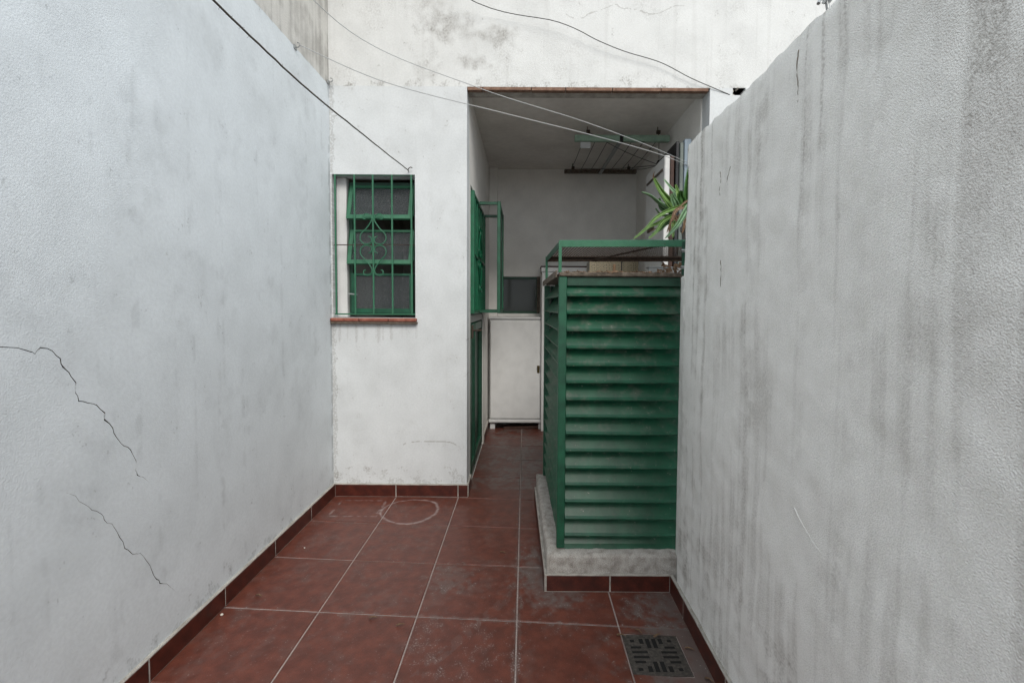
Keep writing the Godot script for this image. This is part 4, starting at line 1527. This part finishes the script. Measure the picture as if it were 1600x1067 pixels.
# ------------------------------------------------------------------ cupboards and stored doors in the recess
func _laundry() -> void:
	var c := thing("low_cupboard", "white wooden cupboard with one door on short legs below the dark window", "cupboard")
	var st := ST()
	mm(st, Vector3(-0.352, 0.085, -4.96), Vector3(0.198, 1.128, -4.765), 0.003)
	obj("carcass", st, M.cabinet_paint, c)
	st = ST()
	mm(st, Vector3(-0.362, 1.1285, -4.97), Vector3(0.205, 1.148, -4.745), 0.003)
	obj("top", st, M.cabinet_paint, c)
	st = ST()
	mm(st, Vector3(-0.345, 0.118, -4.764), Vector3(0.165, 1.108, -4.744), 0.004)
	var door := obj("door", st, M.cabinet_paint, c)
	st = ST()
	cbox(st, Vector3(0.140, 0.622, -4.742), Vector3(0.026, 0.075, 0.004), 0.001)
	tube(st, [Vector3(0.140, 0.645, -4.742), Vector3(0.140, 0.645, -4.72)], 0.012, 0.014, 8)
	obj("knob", st, M.brass, door)
	st = ST()
	mm(st, Vector3(-0.360, 0.078, -4.765), Vector3(0.203, 0.108, -4.738), 0.003)
	obj("base_rail", st, M.cabinet_paint, c)
	for x in [-0.325, 0.17]:
		for z in [-4.93, -4.79]:
			st = ST()
			mm(st, Vector3(x - 0.025, 0.001, z - 0.02), Vector3(x + 0.025, 0.0775, z + 0.02), 0.003)
			obj("leg", st, M.cabinet_paint, c)
	st = ST()
	cbox(st, Vector3(-0.02, 0.016, -4.83), Vector3(0.38, 0.022, 0.09), 0.002, Basis(Vector3.BACK, 0.03))
	var pl := obj("wood_plank", st, M.brown_wood)
	tag(pl, "reddish brown plank lying on the floor under the white cupboard", "plank")

	var t := thing("tall_cupboard", "taller white cupboard with a dark brown top edge behind the louvred cabinet", "cupboard")
	st = ST()
	mm(st, Vector3(0.212, 0.0, -4.98), Vector3(0.60, 1.600, -4.70), 0.003)
	obj("carcass", st, M.cabinet_paint, t)
	st = ST()
	mm(st, Vector3(0.160, 1.6005, -4.985), Vector3(0.605, 1.645, -4.685), 0.003)
	obj("cornice", st, M.cabinet_paint, t)
	st = ST()
	mm(st, Vector3(0.155, 1.6455, -4.99), Vector3(0.61, 1.658, -4.68), 0.002)
	obj("top_board", st, M.brown_wood, t)
	st = ST()
	mm(st, Vector3(0.168, 0.0, -4.735), Vector3(0.211, 1.600, -4.70), 0.003)
	obj("stile", st, M.cabinet_paint, t)
	st = ST()
	mm(st, Vector3(0.230, 0.10, -4.699), Vector3(0.585, 1.58, -4.680), 0.003)
	obj("door", st, M.cabinet_paint, t)

	# tiled block of the wash place
	var wv := thing("tiled_washstand", "beige washstand block clad in flower printed tiles behind the louvred cabinet", "washstand")
	st = ST()
	mm(st, Vector3(0.560, 0.0, -4.30), Vector3(0.985, 1.655, -4.106), 0.0)
	obj("block", st, M.mortar, wv)
	var s := 0.106
	for j in 6:
		for i in 4:
			var y := 1.658 - s * (j + 1)
			var x := 0.557 + s * i
			st = ST()
			var a := Vector3(x + 0.001, y + 0.001, -4.098)
			quad(st, a + Vector3(0, s - 0.002, 0), a + Vector3(s - 0.002, s - 0.002, 0), a + Vector3(s - 0.002, 0, 0), a, Vector3.BACK)
			mm(st, a + Vector3(0, 0, -0.0075), a + Vector3(s - 0.002, s - 0.002, -0.0003), 0.0)
			obj("tile", st, M.printed_tile, wv)
	st = ST()
	mm(st, Vector3(0.83, 1.02, -4.095), Vector3(0.838, 1.66, -4.086), 0.001)
	obj("corner_strip", st, M.black_panel, wv)

	# old doors and panels stood on edge along the side wall
	var wd := thing("white_door_leaf", "old white door leaf with grey battens stood upright behind the aloe", "door leaf")
	st = ST()
	mm(st, Vector3(0.958, 0.02, -3.80), Vector3(0.996, 2.305, -3.295), 0.006)
	obj("panel", st, M.cabinet_paint, wd)
	for q in [[2.215, 0.016, -3.54, 0.42], [1.85, 0.034, -3.62, 0.18]]:
		st = ST()
		cbox(st, Vector3(0.954, q[0], q[2]), Vector3(0.010, q[1], q[3]), 0.002)
		obj("batten", st, M.grey_wood, wd)
	st = ST()
	mm(st, Vector3(1.002, 0.02, -3.82), Vector3(1.030, 2.305, -3.31), 0.003)
	tag(obj("brown_board", st, M.brown_wood), "narrow brown board with a pale edge standing beside the white door leaf", "board")
	var bp := thing("dark_glazed_panel", "dark glazed panel in a black frame standing between brown and blue boards", "panel")
	st = ST()
	mm(st, Vector3(1.036, 0.02, -3.80), Vector3(1.060, 2.40, -3.30), 0.004)
	obj("frame", st, M.black_panel, bp)
	st = ST()
	mm(st, Vector3(1.0605, 0.02, -3.79), Vector3(1.085, 2.39, -3.285), 0.004)
	obj("frame_strip", st, M.door_steel, bp)
	st = ST()
	mm(st, Vector3(1.092, 0.02, -3.80), Vector3(1.14, 2.415, -3.29), 0.004)
	tag(obj("blue_board", st, M.blue_panel), "pale blue grey board standing at the end beside the recess side wall", "board")
	# aluminium profile and dry litter on the cabinet top
	st = ST()
	mm(st, Vector3(0.60, 1.413, -2.38), Vector3(0.86, 1.4205, -2.30), 0.002)
	mm(st, Vector3(0.60, 1.4206, -2.312), Vector3(0.86, 1.450, -2.30), 0.002)
	mm(st, Vector3(0.60, 1.4506, -2.36), Vector3(0.86, 1.456, -2.30), 0.002)
	tag(obj("aluminium_profile", st, M.galvanised), "short aluminium channel lying on the louvred cabinet below the shelf", "profile")
	var lit := thing("dry_leaf_heap", "heap of dry brown leaves on the cabinet top against the grey wall", "leaves")
	for k in 26:
		var p := Vector3(rng.randf_range(0.60, 0.72), 1.414 + rng.randf_range(0.0, 0.045), rng.randf_range(-2.16, -2.085))
		var dv := Vector3(rng.randf_range(-1, 1), rng.randf_range(-0.5, 0.6), rng.randf_range(-1, 1)).normalized() * rng.randf_range(0.02, 0.05)
		obj("leaf", _leaf([p, p + dv * 0.4 + Vector3(0, 0.006, 0), p + dv], rng.randf_range(0.008, 0.018), 0.002, Vector3(rng.randf_range(-0.5, 0.5), 0.4, 0.8).normalized(), false), M.dead_leaf, lit)
	var tw := thing("leaf_litter", "thin brown leaf litter scattered along the front edge of the cabinet top", "leaves")
	tw.set_meta("kind", "stuff")
	st = ST()
	for k in 90:
		var p := Vector3(rng.randf_range(0.17, 0.66), 1.412 + rng.randf_range(0.0, 0.004), rng.randf_range(-2.12, -2.083))
		var b := Basis(Vector3(rng.randf_range(-1, 1), rng.randf_range(-1, 1), rng.randf_range(-1, 1)).normalized(), rng.randf_range(0, 1.2))
		cbox(st, p, Vector3(rng.randf_range(0.006, 0.02), 0.0015, rng.randf_range(0.004, 0.010)), 0.0, b)
	obj("flakes", st, M.dead_leaf, tw)
	st = ST()
	tube(st, [Vector3(0.40, 1.412, -2.13), Vector3(0.401, 1.45, -2.128)], 0.006, 0.007, 6)
	tag(obj("wood_peg", st, M.dead_leaf), "small pale wooden peg upright on the cabinet top edge", "peg")


# ------------------------------------------------------------------ ceiling drying rack
func _drying_rack() -> void:
	var r := thing("drying_rack", "ceiling drying rack with a mint green front bar, strung lines and a rusty rear bar", "drying rack")
	var zf := -3.82
	var zb := -4.80
	var st := ST()
	mm(st, Vector3(0.388, 2.572, zf - 0.02), Vector3(0.748, 2.622, zf + 0.02), 0.004)
	obj("front_bar", st, M.mint_enamel, r)
	st = ST()
	mm(st, Vector3(0.772, 2.572, zf - 0.02), Vector3(1.145, 2.622, zf + 0.02), 0.004)
	obj("front_bar", st, M.mint_enamel, r)
	st = ST()
	mm(st, Vector3(0.7485, 2.566, zf - 0.016), Vector3(0.7715, 2.626, zf + 0.023), 0.002)
	obj("coupling", st, M.black_panel, r)
	st = ST()
	mm(st, Vector3(0.388, 2.595, zb - 0.02), Vector3(1.112, 2.632, zb + 0.02), 0.004)
	obj("rear_bar", st, M.grey_wood, r)
	st = ST()
	bar(st, Vector3(0.752, 2.574, zf), Vector3(0.745, 2.592, zb), 0.030, 0.014, Vector3.RIGHT)
	obj("spine", st, M.galvanised, r)
	for k in 7:
		var x := 0.44 + 0.098 * k
		if k == 3:
			continue
		st = ST()
		tube(st, [Vector3(x + 0.02, 2.585, zf), Vector3(x + 0.01, 2.580, (zf + zb) * 0.5), Vector3(x, 2.600, zb)], 0.0028, 0.0028, 5)
		obj("line", st, M.line_black, r)
	st = ST()
	slab(st, 2, 0.435, 0.515, 2.518, 2.566, zf + 0.010, zf + 0.004)
	obj("bracket", st, M.line_plastic, r)
	for p in [Vector3(0.49, 2.69, zf), Vector3(1.05, 2.69, zf), Vector3(0.47, 2.69, zb), Vector3(1.03, 2.69, zb)]:
		st = ST()
		tube(st, [p, p + Vector3(0, -0.02, 0), p + Vector3(0.008, -0.03, 0), p + Vector3(0.008, -0.068, 0)], 0.004, 0.004, 5)
		tube(st, [p + Vector3(-0.008, -0.040, 0), p + Vector3(0.020, -0.040, 0)], 0.016, 0.016, 10)
		obj("pulley", st, M.rusty_iron, r)
	# cords gathered at the wall pulley
	var g := Vector3(1.13, 2.46, -4.05)
	for p in [Vector3(0.50, 2.645, zf), Vector3(1.06, 2.645, zf), Vector3(0.48, 2.645, zb), Vector3(1.04, 2.645, zb)]:
		st = ST()
		var mid: Vector3 = (p + g) * 0.5 + Vector3(0, -0.02, 0)
		tube(st, spline([p, mid, g], 5), 0.0028, 0.0028, 5)
		obj("cord", st, M.line_black, r)
	st = ST()
	tube(st, [g + Vector3(-0.02, 0, 0), g + Vector3(0.03, 0, 0)], 0.026, 0.026, 10)
	obj("pulley", st, M.rusty_iron, r)
	st = ST()
	mm(st, Vector3(1.118, 2.05, -4.075), Vector3(1.142, 2.50, -4.045), 0.002)
	obj("wall_post", st, M.black_panel, r)


# ------------------------------------------------------------------ ropes and wires
func _lines() -> void:
	var st := ST()
	var p := spline([Vector3(XL, 2.49, -1.05), Vector3(-1.205, 2.430, -1.45), Vector3(-1.06, 2.295, -2.15), Vector3(-0.905, 2.203, -2.62), Vector3(-0.752, 2.123, ZF + 0.022)], 16)
	tube(st, jagged(p, 0.0012), 0.0052, 0.0030, 6)
	for k in 60:
		var a: Vector3 = p[rng.randi_range(2, int(p.size() * 0.7))]
		var dv := Vector3(rng.randf_range(-1, 1), rng.randf_range(-1, 0.6), rng.randf_range(-1, 1)).normalized() * rng.randf_range(0.008, 0.016)
		tube(st, [a, a + dv], 0.0007, 0.0004, 3)
	tag(obj("rope", st, M.rope_brown), "frayed dark rope stretched from the tall wall to the hook above the barred window", "rope")
	st = ST()
	p = spline([Vector3(XL, 2.90, -1.90), Vector3(-0.93, 2.70, -2.55), Vector3(-0.30, 2.535, -2.80), Vector3(0.35, 2.41, -2.98), Vector3(0.80, 2.30, -3.10), Vector3(1.165, 2.235, -3.30)], 10)
	tube(st, p, 0.0020, 0.0020, 6)
	tag(obj("clothesline", st, M.line_plastic), "thin pale clothesline running from high on the tall wall to the recess", "clothesline")
	st = ST()
	p = spline([Vector3(XL + 0.026, 2.668, -2.62), Vector3(-0.80, 2.535, -2.76), Vector3(-0.12, 2.420, -2.90), Vector3(0.45, 2.338, -3.04), Vector3(0.90, 2.27, -3.18), Vector3(1.165, 2.225, -3.32)], 10)
	tube(st, p, 0.0023, 0.0023, 6)
	tag(obj("clothesline", st, M.line_plastic), "pale clothesline tied to the wall hook on the paint line", "clothesline")
	st = ST()
	p = spline([Vector3(XL, 3.52, -2.45), Vector3(-0.40, 3.165, -2.98), Vector3(0.20, 3.03, -3.02), Vector3(0.45, 2.925, -3.03), Vector3(0.62, 2.865, -3.04), Vector3(0.85, 2.80, -3.045), Vector3(1.05, 2.705, -3.05), Vector3(1.30, 2.615, ZF)], 8)
	tube(st, p, 0.0024, 0.0024, 6)
	tag(obj("cable", st, M.line_black), "black cable sagging across the weathered upper house wall to the broken hole", "cable")


# ------------------------------------------------------------------ floor drain
func _drain() -> void:
	var d := thing("floor_drain", "square cast iron drain grate with a pinwheel of slots in the red floor", "drain")
	var cx := 0.4835
	var cz := -1.662
	var st := ST()
	var H := []
	for s in [-1.0, 1.0]:
		for k in 4:
			var o := -0.036 + 0.024 * k
			var inner := 0.016 + absf(o) * 0.75
			var a := [cx + s * inner, cx + s * 0.082]
			a.sort()
			H.append([a[0], a[1], cz + o - 0.006, cz + o + 0.006])
		for k in 4:
			var o := -0.036 + 0.024 * k
			var inner := 0.022 + absf(o) * 0.9
			var a := [cz + s * inner, cz + s * 0.082]
			a.sort()
			H.append([cx + o - 0.008, cx + o + 0.008, a[0], a[1]])
	for sx in [-1.0, 1.0]:
		for sz in [-1.0, 1.0]:
			H.append([cx + sx * 0.07 - 0.008, cx + sx * 0.07 + 0.008, cz + sz * 0.07 - 0.007, cz + sz * 0.07 + 0.007])
	slab(st, 1, cx - 0.098, cx + 0.098, cz - 0.095, cz + 0.095, -0.0022, -0.0118, H)
	obj("grate", st, M.cast_iron, d)
	st = ST()
	slab(st, 1, cx - 0.1035, cx + 0.1035, cz - 0.1015, cz + 0.1015, -0.0016, -0.0034, [[cx - 0.0985, cx + 0.0985, cz - 0.0955, cz + 0.0955]])
	obj("rim", st, M.cast_iron, d)
	st = ST()
	mm(st, Vector3(cx - 0.1, -0.0034, cz - 0.1), Vector3(cx + 0.1, -0.0032, cz + 0.1), 0.0)
	obj("pit", st, M.drain_dark, d)


func _litter() -> void:
	var k := 0
	for q in [[-1.222, -1.858, 0.011, "white pebble lying on the red floor beside the tall wall"], [-1.135, -2.390, 0.007, "tiny white crumb on the red floor beside the tall wall"]]:
		var st := ST()
		var c := Vector3(q[0], q[2] * 0.45, q[1])
		cbox(st, c, Vector3(q[2], q[2] * 0.8, q[2] * 0.9), q[2] * 0.3, Basis(Vector3.UP, 0.5))
		tag(obj("pebble", st, M.pebble_white), q[3], "pebble")
	for q in [[-1.16, -1.99, 0.3], [-0.62, -1.845, 0.0], [-0.50, -1.80, -0.2], [-0.12, -2.36, 0.4], [0.36, -1.755, 0.2], [0.50, -1.745, -0.4], [0.60, -1.69, 0.5], [0.44, -1.79, 1.0], [0.62, -1.55, 0.9]]:
		var p := Vector3(q[0], 0.004, q[1])
		var dv := Vector3(cos(q[2]), 0.06, sin(q[2])) * 0.035
		var st := _leaf([p, p + dv * 0.5 + Vector3(0, 0.004, 0), p + dv], 0.009, 0.0015, Vector3.UP, false)
		var near: bool = q[0] > 0.3
		tag(obj("dry_leaf", st, M.dead_leaf), "small dry curled leaf on the dusty tiles round the drain grate" if near else "small dry curled leaf on the open red tiles away from the drain", "leaf", "dry leaves round the drain" if near else "dry leaves on the open floor")
